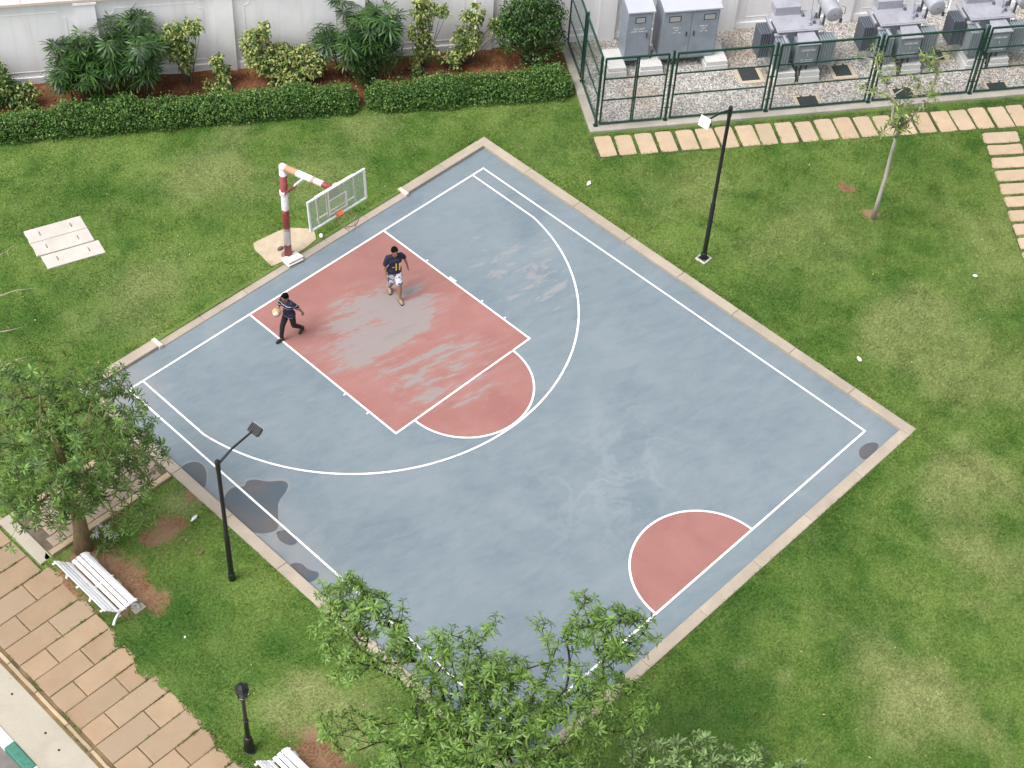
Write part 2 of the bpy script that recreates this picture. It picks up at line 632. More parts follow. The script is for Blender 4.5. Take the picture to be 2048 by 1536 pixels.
def line_mat():
    k = NT('line_paint')
    p = k.pos()
    n = k.noise(p, 6, 9, .72, .3, ((.6, 1.2, 1),))
    n2 = k.noise(p, .5, 3)
    n = k.math('ADD', n, k.math('MULTIPLY', k.math('SUBTRACT', n2, .5), .25))
    c = k.mix(k.ramp(n, [(.34, 1.0), (.46, 0.0)]), (.76, .75, .73), (.40, .385, .38))
    return k.set(c, .7, spec=.3)
M_LINE = line_mat()
mb = MB()
mb.box(CX0 + .05, CX1 - .05, CY0 + .05, CY1 - .05, -.2, 0)
court = mb.build('basketball_court', court_blue())
kind(court, 'structure')
KX = 2.45
KL = 5.78
HW = 6.45                      # half width between side lines
CL = 14.02
red_w = court_red('court_red_worn', True)
red_c = court_red('court_red', False)
def arc(c, rad, a0, a1, n=48):
    return [(c[0] + rad * math.cos(R(a0 + (a1 - a0) * i / n)), c[1] + rad * math.sin(R(a0 + (a1 - a0) * i / n))) for i in range(n + 1)]
key = MB(); key.sheet([(-KX, 0), (KX, 0), (KX, KL), (-KX, KL)], .004)
key.build('key_paint', red_w, court)
k2 = MB(); k2.sheet(arc((0, KL), 1.8, 0, 180), .0035)
k2.build('free_throw_paint', red_w, court)
k3 = MB(); k3.sheet(arc((0, CL), 1.8, 180, 360), .004)
k3.build('centre_circle_paint', red_c, court)
LW = .055
def strip(pts, wd=LW, closed=False, name='line', z=.009):
    L, Rr = [], []
    n = len(pts)
    for i, p in enumerate(pts):
        a = Vector(pts[i - 1] if (i > 0 or closed) else pts[i])
        b = Vector(pts[(i + 1) % n] if (i < n - 1 or closed) else pts[i])
        t = (b - a).normalized()
        nn = Vector((-t.y, t.x))
        L.append(Vector(p) + nn * wd / 2); Rr.append(Vector(p) - nn * wd / 2)
    vs = [(v.x, v.y, z) for v in L] + [(v.x, v.y, z) for v in Rr]
    fs = [(n + i, n + i + 1, i + 1, i) for i in range(n - 1)]
    b_ = MB(); b_.add(vs, fs)
    return b_.build(name, M_LINE, court)
h2 = LW / 2
strip([(-HW - h2, 0), (HW + h2, 0)], name='base_line')
strip([(-HW, h2), (-HW, CL - h2)], name='side_line'); strip([(HW, h2), (HW, CL - h2)], name='side_line')
strip([(-HW - h2, CL), (HW + h2, CL)], name='half_line')
strip([(-KX, h2), (-KX, KL - h2)], name='key_line'); strip([(KX, h2), (KX, KL - h2)], name='key_line')
strip([(-KX - h2, KL), (KX + h2, KL)], name='free_throw_line')
strip(arc((0, KL + h2), 1.8, 0, 180), name='free_throw_arc')
strip(arc((0, CL - h2), 1.8, 180, 360), name='centre_arc')
a0 = math.degrees(math.acos(6.0 / 6.07))
strip([(6.0, h2)] + arc((0, 1.575), 6.07, a0, 180 - a0, 90) + [(-6.0, h2)], name='three_point_line', z=.0075)
for yy in (1.72, 2.75, 3.9, 4.78):
    for sgn in (-1, 1):
        b_ = MB()
        wd = .25 if (yy == 2.75 and sgn < 0) else .045
        if yy < 3 and sgn > 0: continue
        b_.sheet([(sgn * (KX + h2), yy - wd / 2), (sgn * (KX + .10), yy - wd / 2), (sgn * (KX + .10), yy + wd / 2), (sgn * (KX + h2), yy + wd / 2)][::sgn], .009)
        b_.build('lane_mark', M_LINE, court)
# wet patches
def wet_mat():
    k = NT('wet_court')
    p = k.pos()
    n = k.noise(p, 1.1, 3, .5, .3)
    c = k.mix(k.ramp(n, [(.35, 0.0), (.65, 1.0)]), (.062, .085, .104), (.098, .092, .094))
    return k.set(c, .5, spec=.3)
M_WET = wet_mat()
M_SILT = simple('silt', (.19, .205, .215), .8, var=.12, scale=4)
def smooth_poly(pts, it=3):
    for _ in range(it):
        q = []
        for i in range(len(pts)):
            a, b = Vector(pts[i]), Vector(pts[(i + 1) % len(pts)])
            q += [a * .75 + b * .25, a * .25 + b * .75]
        pts = q
    return [tuple(p) for p in pts]
for i, pl in enumerate([
    [(358, 940), (372, 926), (396, 922), (412, 936), (414, 962), (409, 978), (396, 972), (376, 955)],
    [(446, 1000), (456, 980), (474, 972), (490, 974), (492, 962), (510, 958), (536, 964), (566, 960), (578, 968), (572, 985), (556, 1003), (556, 1030), (558, 1058), (540, 1066), (514, 1068), (492, 1056), (470, 1032), (450, 1018)],
    [(556, 1062), (578, 1058), (594, 1072), (596, 1086), (580, 1092), (562, 1084), (553, 1072)],
    [(576, 1132), (590, 1124), (606, 1128), (616, 1140), (640, 1144), (634, 1160), (614, 1166), (592, 1150)],
    [(1718, 898), (1732, 886), (1752, 884), (1760, 893), (1740, 914), (1727, 921), (1718, 912)],
]):
    w_ = MB()
    q = [at(x, y, .006) for x, y in pl]
    w_.sheet(smooth_poly([(v.x, v.y) for v in q])[::-1], .0065)
    cxy = Vector((sum(v.x for v in q) / len(q), sum(v.y for v in q) / len(q)))
    big = [(cxy.x + (v.x - cxy.x) * 1.10 + rnd.uniform(-.03, .03), cxy.y + (v.y - cxy.y) * 1.10 + rnd.uniform(-.03, .03)) for v in q]
    big = [(min(max(a, CX0 + KW + .02), CX1 - KW - .02), min(b, CY1 - KW - .02)) for a, b in big]
    sr = MB(); sr.sheet(smooth_poly(big)[::-1], .0055)
    so_ = sr.build('silt_ring', M_SILT, court)
    if so_.data.polygons[0].normal.z < 0: so_.data.flip_normals()
    o = w_.build('wet_patch', M_WET, court)
    if o.data.polygons[0].normal.z < 0:
        o.data.flip_normals()

# kerb stones round the court
def stone_mat(name, col, var=.1, island=.06, scale=3.0, stain=None, hue=0.0):
    k = NT(name)
    p = k.pos()
    a = k.noise(p, scale, 6, .6)
    c = k.mix(k.ramp(a, [(.3, 0.0), (.7, 1.0)]), tuple(x * (1 - var) for x in col), tuple(x * (1 + var) for x in col))
    o = k.n('ObjectInfo').outputs['Random']
    c = k.mix(1.0, c, k.math('MULTIPLY_ADD', o, 2 * island, 1 - island), 'MULTIPLY')
    if hue:
        o2 = k.math('FRACT', k.math('MULTIPLY', o, 37.7))
        c = k.mix(k.math('MULTIPLY', o2, hue), c, tuple(x * y for x, y in zip(col, (.98, 1.08, 1.25))))
    if stain:
        b = k.noise(p, .9, 5, .65, .5)
        c = k.mix(k.math('MULTIPLY', k.ramp(b, [(.48, 0.0), (.70, 1.0)]), stain[1]), c, stain[0])
        sp = k.noise(p, 9, 3)
        c = k.mix(k.ramp(sp, [(.72, 0.0), (.77, .5)]), c, tuple(x * .5 for x in stain[0]))
    fine = k.noise(p, 45, 3)
    c = k.mix(1.0, c, k.ramp(fine, [(.2, .90), (.8, 1.1)]), 'MULTIPLY')
    return k.set(c, .85, bump=fine, bstr=.3, bdist=.006, spec=.25)
M_KERB = stone_mat('kerb_concrete', (.335, .288, .232), .10, .05, 1.3, ((.25, .215, .18), .55))
def kerb_stone(x0, x1, y0, y1, z1, bev=.012):
    b_ = MB(); b_.box(x0, x1, y0, y1, -.15, z1, bev)
    return b_.build('kerb_stone', M_KERB, court)
gap = .004
def kerb_run(x0, x1, y0, y1, along, pitch=1.9, z1=Z_KERB):
    a, b = (x0, x1) if along == 'x' else (y0, y1)
    n = max(1, round((b - a) / pitch))
    for i in range(n):
        s0, s1 = a + (b - a) * i / n + gap, a + (b - a) * (i + 1) / n - gap
        zz = z1 + rnd.uniform(-.004, .004)
        if along == 'x':
            kerb_stone(s0, s1, y0, y1, zz)
        else:
            kerb_stone(x0, x1, s0, s1, zz)
kerb_run(CX0, CX0 + KW, CY0, CY1, 'y')
kerb_run(CX1 - KW, CX1, CY0, CY1, 'y')
kerb_run(CX0 + KW + .004, CX1 - KW - .004, CY1 - KW, CY1, 'x')
kerb_run(CX0 + KW + .004, -3.95, CY0, CY0 + KW, 'x')
kerb_run(4.95, CX1 - KW - .004, CY0, CY0 + KW, 'x')
kerb_run(-3.94, 4.94, CY0, CY0 + KW + .04, 'x', 1.5, .030)      # flush entrance strip
for xx in (-3.95, 4.93):                                          # end faces of the raised kerbs
    b_ = MB(); b_.box(xx - .06, xx + .06, CY0 - .01, CY0 + KW + .05, -.1, Z_KERB + .012, .012); b_.build('kerb_end', simple('kerb_cream', (.55, .48, .41), .8), court)

# sandy concrete pad of the hoop
pad = [(.88, -.90), (.82, -1.2), (.74, -2.03), (.3, -2.0), (-.42, -1.9), (-.66, -1.7), (-.97, -1.34), (-.9, -1.15), (-.72, -.90)]
b_ = MB(); b_.prism(smooth_poly(pad[::-1], 1)[::-1], .0, Z_LAWN + .02)
o = b_.build('hoop_pad', stone_mat('sand_pad', (.42, .345, .25), .12, .0, 5.0, ((.42, .33, .22), .5)))
kind(o, 'structure')

# ------------------------------------------------------------------ stone path, concrete strip, painted kerb, road
M_PAVE = stone_mat('path_stone', (.292, .208, .130), .10, .13, 1.8, ((.26, .155, .09), .38), .7)
M_BED = simple('path_bed', (.12, .085, .05), .95, scale=5, var=.4)
b_ = MB(); b_.sheet([(11.5, -14), (13.36, -14), (13.36, 26), (11.5, 26)], Z_LAWN + .008)
# bed only west part follows the pavers
spath = b_.build('stone_path', simple('path_joint', (.13, .088, .045), .95, scale=2.2, var=.5))
kind(spath, 'structure')
PAVERS = []
def paver(parent, poly, z0, z1, mat, name='paver', M=None):
    """irregular slab with a small bevel"""
    n = len(poly)
    c = Vector((sum(p[0] for p in poly) / n, sum(p[1] for p in poly) / n))
    inn = [tuple(Vector(p) + (c - Vector(p)).normalized() * .018) for p in poly]
    b_ = MB()
    vs = [(x, y, z0) for x, y in poly] + [(x, y, z1 - .012) for x, y in poly] + [(x, y, z1) for x, y in inn]
    fs = [(i + k * n, (i + 1) % n + k * n, (i + 1) % n + (k + 1) * n, i + (k + 1) * n) for k in range(2) for i in range(n)]
    fs.append(tuple(range(2 * n, 3 * n)))
    if M is not None:
        vs = [tuple(M @ Vector(v)) for v in vs]
    b_.add(vs, fs)
    return b_.build(name, mat, parent)
def jag(x0, x1, y0, y1, j=.012, rough_lo=0.0):
    """rectangle with slightly uneven outline; rough_lo: ragged low-x side"""
    P = []
    for t in (0, .5):
        P.append((x0 + (x1 - x0) * t + rnd.uniform(-j, j) * (t > 0), y0 + rnd.uniform(-j, j)))
    for t in (0, .5):
        P.append((x1 + rnd.uniform(-j, j), y0 + (y1 - y0) * t))
    for t in (0, .5):
        P.append((x1 + (x0 - x1) * t, y1 + rnd.uniform(-j, j)))
    for t in (0, .25, .5, .75):
        P.append((x0 + rnd.uniform(-j, j) + rough_lo * rnd.random() ** 1.5, y1 + (y0 - y1) * t))
    return P
prow = .585
yy = -13.9
i = 0
while yy < 25.5:
    hgt = prow * rnd.uniform(.92, 1.08)
    e = 11.16 + rnd.uniform(-.03, .05)
    if 1.3 < yy + hgt / 2 < 3.1:
        e = 11.4
    split = (12.02 if i % 2 else 12.68) + rnd.uniform(-.12, .12)
    if e < 11.75 and i % 2:
        cells = [(e, split), (split + .018, PATH_X1)]
    else:
        cells = [(e, split), (split + .018, PATH_X1)]
    for j, (a, b) in enumerate(cells):
        paver(spath, jag(a + .004, b - .004, yy + .009, yy + hgt - .009, .006, 0.0), .02, Z_LAWN + .035 + rnd.uniform(-.005, .005), M_PAVE)
        PAVERS.append((a, b, yy, yy + hgt))
    yy += hgt
    i += 1
# narrow edging stones
M_EDGE = stone_mat('edging_stone', (.36, .29, .19), .12, .12, 3.0)
yy = -13.9
while yy < 25:
    L = rnd.uniform(.8, 1.15)
    paver(spath, jag(13.375, 13.455, yy + .01, yy + L - .01, .004), .0, Z_LAWN + .035, M_EDGE, 'edging_stone')
    yy += L
M_CONC = stone_mat('walk_concrete', (.36, .33, .27), .08, .03, .8, ((.29, .26, .21), .6))
b_ = MB(); b_.sheet([(13.36, -14), (13.6, -14), (13.6, 26), (13.36, 26)], Z_LAWN + .004)
o = b_.build('gutter_soil', simple('gutter_dirt', (.16, .10, .05), .95, scale=3, var=.5)); kind(o, 'structure')
b_ = MB()
b_.box(13.54, 14.46, -14, 4.24, -.2, .075, .01); b_.box(13.54, 14.46, 4.26, 26, -.2, .075, .01)
walk = MB().build('pavement', M_CONC); kind(walk, 'structure')
build_each(b_, 'pavement_slab', M_CONC, walk)
for px_, py_ in ((24, 1388), (91, 1466), (118, 1500)):
    p = at(px_, py_, .078)
    b_ = MB(); b_.lathe([(.028, .0752), (.03, .077), (.02, .0775), (.0, .0775)], 10, (p.x, p.y)); b_.build('drain_hole', simple('hole_black', (.012, .012, .012), .9), walk)
b_ = MB(); b_.sheet([(14.6, -60), (40, -60), (40, 80), (14.6, 80)], -.06)
road = b_.build('road', stone_mat('asphalt', (.16, .145, .14), .12, 0, 4.0)); kind(road, 'structure')
M_KW = simple('kerb_white_paint', (.72, .72, .74), .6, var=.08, scale=9)
M_KG = simple('kerb_green_paint', (.035, .16, .115), .6, var=.25, scale=12)
kb = thing('roadside_kerb', 'roadside kerb painted in green and white blocks beside the road', 'kerb', (14.6, 6.6, 0))
yy = -20 * .82
i = 0
while yy < 16:
    b_ = MB(); b_.box(-.135, .12, yy + .004, yy + .816, -.1, .125, .03)
    b_.build('kerb_block', M_KG if i % 2 == 0 else M_KW, kb)
    yy += .82
    i += 1

# small cross path under the big tree: bed, setts, border stones
b_ = MB(); b_.sheet([(7.43, 1.35), (11.3, 1.35), (11.3, 3.12), (7.43, 3.12)], Z_LAWN + .012)
xpath = b_.build('cross_path', simple('sett_joint', (.10, .08, .055), .95, scale=4, var=.4)); kind(xpath, 'structure')
M_SETT = stone_mat('sett_stone', (.27, .215, .165), .12, .14, 3.0)
for iy in range(4):
    for ix in range(9):
        a = 7.48 + ix * .40 + (.13 if iy % 2 else 0)
        y0 = 1.55 + iy * .335
        if a + .38 < 10.95:
            paver(xpath, jag(a + .008, a + .385, y0 + .008, y0 + .322, .005), .03, Z_LAWN + .035, M_SETT, 'sett')
for iy, y0 in enumerate((1.37, 2.92)):
    for ix in range(4):
        a = 7.46 + ix * .88
        b_ = MB(); b_.box(a + .006, a + .872, y0, y0 + .16, .0, Z_LAWN + .075, .012)
        b_.build('border_stone', M_EDGE, xpath)
b_ = MB(); b_.box(11.0, 11.32, 1.36, 3.10, .0, Z_LAWN + .05, .012); b_.build('threshold_slab', M_CONC, xpath)

# ------------------------------------------------------------------ stepping stones
STEP_RECTS = []          # (corner, ux, uy) world parallelograms kept free of grass
M_STEP = stone_mat('stepping_stone', (.415, .31, .21), .08, .09, 4.0, ((.33, .27, .19), .6), .5)
b_ = MB()
p = [WP(10.2, 4.66), WP(10.2, 5.72), WP(26, 6.02), WP(26, 4.72)]
b_.sheet([(q.x, q.y) for q in p][::-1], Z_LAWN + .006)
sp1 = b_.build('stepping_path', simple('step_soil', (.05, .075, .02), .95, var=.5, scale=3)); kind(sp1, 'structure')
if sp1.data.polygons[0].normal.z < 0: sp1.data.flip_normals()
u = 10.36
while u < 26:
    wd = rnd.uniform(.52, .56)
    v0 = 4.74 + (u - 10.3) * .018 + rnd.uniform(-.03, .03)
    v1 = 5.66 + (u - 10.3) * .024 + rnd.uniform(-.02, .02)
    sk = rnd.uniform(-.02, .02)
    P = [(u + rnd.uniform(-.02, .02), v0 + .05), (u + .04, v0), (u + wd * .5, v0 + rnd.uniform(-.025, .01)), (u + wd - .05, v0), (u + wd, v0 + .06), (u + wd + sk, v1 - .03), (u + wd - .04 + sk, v1), (u + wd * .5, v1 + .01), (u + .03 + sk, v1), (u + sk, v1 - .04)]
    q = [WP(a, b) for a, b in P]
    paver(sp1, [(v.x, v.y) for v in q][::-1], .0, Z_LAWN + .03, M_STEP)
    STEP_RECTS.append((WP(u - .01, v0), WU * (wd + .02), WV * (v1 - v0)))
    u += .632 + rnd.uniform(-.012, .012)
A2 = Vector((-18.99, 9.2, 0)); D2 = Vector((.696, .718, 0)); S2 = Vector((-.793, .609, 0))
b_ = MB()
q = [A2 - D2 * .1 - S2 * .02, A2 - D2 * .1 + S2 * 1.2, A2 + D2 * 9 + S2 * 1.2, A2 + D2 * 9 - S2 * .02]
b_.sheet([(v.x, v.y) for v in q], Z_LAWN + .005)
sp2 = b_.build('stepping_path', MATS['step_soil']); kind(sp2, 'structure')
if sp2.data.polygons[0].normal.z < 0: sp2.data.flip_normals()
t = .08
while t < 9:
    h_ = .47 + rnd.uniform(-.03, .03)
    j = lambda: rnd.uniform(-.025, .025)
    P = [(0 + j(), t + .05), (.06, t), (.55, t + j() * .6), (1.08, t), (1.14, t + .06), (1.14 + j(), t + h_ - .05), (1.07, t + h_), (.55, t + h_ + j() * .6), (.05, t + h_), (0 + j(), t + h_ - .06)]
    q = [A2 + S2 * a + D2 * b for a, b in P]
    paver(sp2, [(v.x, v.y) for v in q][::-1], .0, Z_LAWN + .03, M_STEP)
    STEP_RECTS.append((A2 + D2 * t, S2 * 1.14, D2 * h_))
    t += .592

# three concrete slabs lying in the lawn
M_SLAB = stone_mat('slab_concrete', (.46, .42, .385), .1, .04, 3.0, ((.36, .36, .33), .6))
SA = at(45, 462, .1); SB = at(160, 430, .1); SD = at(88, 540, .1)
ex = (SB - SA); ey = (SD - SA)
for i, lab in enumerate(('weathered concrete cover slab in the lawn, topmost of the three', 'weathered concrete cover slab in the lawn, middle of the three', 'weathered concrete cover slab in the lawn, lowest of the three, shifted right')):
    t0, t1 = i / 3 + .008, (i + 1) / 3 - .008
    off = .06 if i == 2 else 0.0
    pts = []
    for s_, t_ in ((0, t0), (.33, t0), (.66, t0), (1, t0), (1, t1), (.66, t1), (.33, t1), (0, t1), (0, (t0 * .4 + t1 * .6)), (0, t0 * .7 + t1 * .3)):
        jx = rnd.uniform(0, .022) if s_ == 0 else 0
        q = SA + ex * (s_ + off + jx) + ey * (t_ + rnd.uniform(-.003, .003))
        pts.append((q.x, q.y))
    c = SA + ex * (.5 + off) + ey * ((t0 + t1) / 2)
    root = thing('concrete_cover', lab, 'concrete slab', (c.x, c.y, 0), 0, 'concrete cover slabs in the lawn')
    pts = [(x - c.x, y - c.y) for x, y in pts]
    paver(root, pts[::-1], .0, .10 + rnd.uniform(-.01, .01), M_SLAB, 'slab')
    hd = (ey.normalized())
    for s_ in (-.27, .27):
        hp = ex * s_
        b_ = MB()
        e1 = Vector((hp.x, hp.y, .10)) - hd * .07
        e2 = Vector((hp.x, hp.y, .10)) + hd * .07
        b_.tube([e1, e1 + Vector((0, 0, .018)), e2 + Vector((0, 0, .018)), e2], .009, 5)
        b_.build('lifting_loop', simple('rusty_iron', (.12, .075, .05), .8, .3, .3), root)
SLAB_RECT = (SA, ex * 1.06, ey)

# planting bed along the wall
bu, bv = np.arange(-13, 10.31, .15), np.arange(-.1, 2.5, .13)
BU, BV = np.meshgrid(bu, bv)
Bx = W0.x + WU.x * BU + WV.x * BV
By = W0.y + WU.y * BU + WV.y * BV
Bz = .085 + (fbm(Bx, By, 1.2, 3) - .4) * .12 + (fbm(Bx, By, 6, 5) - .5) * .05
Bz = np.where(BV > 2.35, .03, Bz)
I = np.arange(BU.size).reshape(BU.shape)
F = np.stack([I[:-1, :-1], I[:-1, 1:], I[1:, 1:], I[1:, :-1]], -1).reshape(-1, 4)[:, ::-1]
k = NT('red_soil')
p = k.pos()
a = k.noise(p, 1.4, 5, .6); b = k.noise(p, 12, 5, .6)
c = k.mix(k.ramp(a, [(.35, 0.0), (.65, 1.0)]), (.10, .040, .022), (.25, .115, .055))
c = k.mix(1.0, c, k.ramp(b, [(.3, .6), (.7, 1.25)]), 'MULTIPLY')
M_SOIL = k.set(c, .95, bump=b, bstr=.7, bdist=.05, spec=.1)
bed = link('planting_bed', npmesh('planting_bed', np.stack([Bx.ravel(), By.ravel(), Bz.ravel()], 1), F, M_SOIL, None, True)); kind(bed, 'structure')

# ------------------------------------------------------------------ grass blades
hull = [(-.77, -20), (-30, 6.1), (-1.0, 28), (20, 6.9)]
def in_hull(x, y):
    ok = np.ones_like(x, bool)
    for i in range(4):
        (x0, y0), (x1, y1) = hull[i], hull[(i + 1) % 4]
        ok &= ((x1 - x0) * (y - y0) - (y1 - y0) * (x - x0)) < 0
    return ok
def in_par(x, y, o, a, b, m=0.0):
    det = a.x * b.y - a.y * b.x
    dx, dy = x - o.x, y - o.y
    s = (dx * b.y - dy * b.x) / det
    t = (a.x * dy - a.y * dx) / det
    return (s > m) & (s < 1 - m) & (t > m) & (t < 1 - m)
NB = 1800000
gx = np.concatenate([nrg.uniform(-29, 11.9, NB), nrg.uniform(11.0, 12.0, 22000)])
gy = np.concatenate([nrg.uniform(-15, 25, NB), nrg.uniform(-1, 16, 22000)])
u_, v_ = wuv(gx, gy)
ok = in_hull(gx, gy)
ok &= ~((gx > CX0 - .005) & (gx < CX1 + .005) & (gy > CY0 - .005) & (gy < CY1 + .005))
ok &= ~((u_ > 10.22) & (v_ < 4.66)) & ~((u_ <= 10.25) & (v_ < 2.45 + (vnoise(u_, v_, 1.3, 2) - .5) * .3))
ok &= gx < path_edge(gy) + (fbm(gx, gy, 3, 7) - .5) * .4 + .03
ok &= ~((gx > 7.4) & (gx < 11.4) & (gy > 1.36) & (gy < 3.1))
ok &= ~(in_par(gx, gy, *SLAB_RECT))
gx, gy = gx[ok], gy[ok]
ok = np.ones(len(gx), bool)
for o_, a_, b_ in STEP_RECTS:
    ok &= ~in_par(gx, gy, o_, a_, b_, .035)
ok &= soil_val(gx, gy) < nrg.uniform(.15, .75, len(gx))
ok &= ~((np.abs(gx + .1) < .85) & (gy > -1.95) & (gy < -.9))
gx, gy = gx[ok], gy[ok]
jx, jy = [], []
for a, b, c, d_ in PAVERS[::2]:                      # grass in the joints near the lawn
    m_ = nrg.integers(5, 90)
    jx.append(a + .3 + nrg.random(m_) ** 1.6 * nrg.uniform(.2, 1.1)); jy.append(c + nrg.normal(0, .012, m_))
ey_ = nrg.uniform(-12, 25, 9000)
ey_ = ey_[fbm(ey_, ey_ * 0, 1.1, 3) > nrg.uniform(.40, .62, 9000)]
jx.append(13.325 + nrg.normal(0, .022, len(ey_))); jy.append(ey_)
ey_ = nrg.uniform(-12, 25, 5000)
ey_ = ey_[fbm(ey_, ey_ * 0, .9, 13) > nrg.uniform(.45, .7, 5000)]
jx.append(13.50 + nrg.normal(0, .018, len(ey_))); jy.append(ey_)
gx = np.concatenate([gx] + jx); gy = np.concatenate([gy] + jy)
n = len(gx)
clump = fbm(gx, gy, 3.2, 12, 3)
rightness = np.clip((-gx + gy - 4) / 14, 0, 1)
hgt = (.022 + .030 * nrg.random(n)) * (.55 + 1.0 * clump) * (1 + .45 * rightness)
nk = np.minimum(np.minimum(np.abs(gx - CX0), np.abs(gx - CX1)), np.minimum(np.abs(gy - CY0), np.abs(gy - CY1)))
hgt *= np.where(nk < .18, 1.5, 1.0)
wid = .0075 + .006 * nrg.random(n)
ang = nrg.uniform(0, 2 * PI, n)
lean = nrg.uniform(.25, 1.1, n)
la = nrg.uniform(0, 2 * PI, n)
gz0 = np.where(gx > 11.05, Z_LAWN + .035, Z_LAWN - .012)
gz = gz0 + (fbm(gx, gy, .35, 1) - .5) * .05
bx, by = np.cos(ang) * wid, np.sin(ang) * wid
tx, ty = gx + np.cos(la) * lean * hgt, gy + np.sin(la) * lean * hgt
V = np.empty((n, 3, 3))
V[:, 0] = np.stack([gx - bx, gy - by, gz], 1)
V[:, 1] = np.stack([gx + bx, gy + by, gz], 1)
V[:, 2] = np.stack([tx, ty, gz + .012 + hgt], 1)
F = np.arange(n * 3).reshape(n, 3)
C = np.zeros((n, 3))
C[:, 0] = lush_shade_val(gx, gy)
C[:, 1] = dry_val(gx, gy)
C[:, 2] = (nrg.random(n) < .03 + .10 * rightness * clump) * nrg.random(n)
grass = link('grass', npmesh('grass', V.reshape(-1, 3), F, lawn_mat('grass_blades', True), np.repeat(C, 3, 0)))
kind(grass, 'stuff', 'short green lawn grass around the court')

# ================================================================== COMPOUND WALL
def plaster(name, col):
    k = NT(name)
    p = k.pos()
    a = k.noise(p, 1.1, 5)
    c = k.mix(k.ramp(a, [(.3, 0.0), (.7, 1.0)]), tuple(x * .95 for x in col), tuple(min(1, x * 1.04) for x in col))
    st = k.noise(p, 3.2, 6, .6, .2, ((1, 1, .10),))
    c = k.mix(k.math('MULTIPLY', k.ramp(st, [(.50, 0.0), (.72, 1.0)]), .30), c, (.50, .48, .45))
    b = k.noise(p, 6, 5, .7)
    c = k.mix(k.math('MULTIPLY', k.ramp(b, [(.60, 0.0), (.75, 1.0)]), .2), c, (.55, .50, .44))
    return k.set(c, .88, bump=b, bstr=.1, bdist=.01)
M_WALL = plaster('wall_plaster', (.83, .825, .845))
M_WALLT = plaster('wall_trim', (.84, .83, .84))
M_COPE = simple('wall_coping', (.60, .50, .45), .85, var=.08, scale=2)
wall = thing('boundary_wall', 'long white plastered boundary wall with pilasters and notched panel mouldings', 'wall', WP(0, 0), WROT)
U0, U1, WH = -14.0, 34.0, 2.98
b_ = MB(); b_.box(U0, U1, 0, .22, -.2, WH); b_.build('wall_body', M_WALL, wall)
b_ = MB(); b_.box(U0, U1, -.05, -.001, -.2, .34, .01); b_.build('plinth', M_WALL, wall)
for i in range(24):
    b_ = MB(); b_.box(U0 + 2 * i + .003, U0 + 2 * i + 1.997, -.17, .36, WH + .002, WH + .13, .02); b_.build('coping_stone', M_COPE, wall)
pil = [-12.2 + 4.0 * i for i in range(12)]
for u in pil:
    b_ = MB(); b_.box(u - .28, u + .28, -.12, -.0015, -.2, WH - .10, .008); o = b_.build('pilaster', M_WALL, wall)
    b_ = MB(); b_.box(u - .34, u + .34, -.165, -.0012, WH - .098, WH - .004, .015); b_.build('capital', M_WALLT, o)
def bar(mb, p, q, wd, y0, y1):
    p, q = Vector(p), Vector(q)
    t = (q - p).normalized(); nn = Vector((-t.y, t.x)) * wd / 2
    pts = [p - nn, q - nn, q + nn, p + nn]
    vs = [(a.x, y0, a.y) for a in pts] + [(a.x, y1, a.y) for a in pts]
    mb.add(vs, [(0, 1, 2, 3), (7, 6, 5, 4), (0, 4, 5, 1), (1, 5, 6, 2), (2, 6, 7, 3), (3, 7, 4, 0)])
for u in pil[:-1]:
    a, b, z0, z1, c = u + .62, u + 3.38, .52, 2.60, .22
    P = [(a, z0), (b, z0), (b, z1 - c)]
    P += [(b - c + c * math.cos(R(t)) - 0, z1 - c * 0 - c * math.sin(R(t))) for t in ()]
    # concave notched upper corners
    P += [(b - c * math.sin(R(t)), z1 - c * math.cos(R(t))) for t in (0, 22, 45, 68, 90)][1:]
    P += [(a + c * math.cos(R(t)), z1 - c * math.sin(R(t))) for t in (0, 22, 45, 68, 90)]
    b_ = MB()
    for i in range(len(P)):
        bar(b_, P[i], P[(i + 1) % len(P)], .03, -.012, -.001)
    b_.build('panel_moulding', M_WALLT, wall)

# ================================================================== TRANSFORMER YARD
YU0, YU1, YV = 10.3, 30.0, 4.56
Z_YK, Z_GR = .15, .105
M_YK = stone_mat('yard_kerb', (.33, .31, .27), .12, .05, 2.0, ((.22, .20, .17), .6))
yk = thing('yard_kerb', 'low grey concrete kerb carrying the green yard fence', 'kerb', WP(0, 0), WROT)
u = YU0
while u < YU1:
    b_ = MB(); b_.box(u + .003, min(u + 2.4, YU1) - .003, -YV, -YV + .34, -.1, Z_YK, .012); b_.build('kerb_stone', M_YK, yk); u += 2.4
v = YV - .345
while v > .2:
    b_ = MB(); b_.box(YU0, YU0 + .32, -v, -max(v - 1.4, .06) - .006, -.1, Z_YK, .012); b_.build('kerb_stone', M_YK, yk); v -= 1.4
b_ = MB()
q = [WP(YU0 + .2, .0), WP(YU0 + .2, YV - .2), WP(YU1, YV - .2), WP(YU1, .0)]
b_.sheet([(p.x, p.y) for p in q], Z_GR)
gy_ = b_.build('gravel_yard', simple('gravel_fines', (.24, .225, .205), .95, var=.4, scale=14)); kind(gy_, 'structure')
if gy_.data.polygons[0].normal.z < 0: gy_.data.flip_normals()
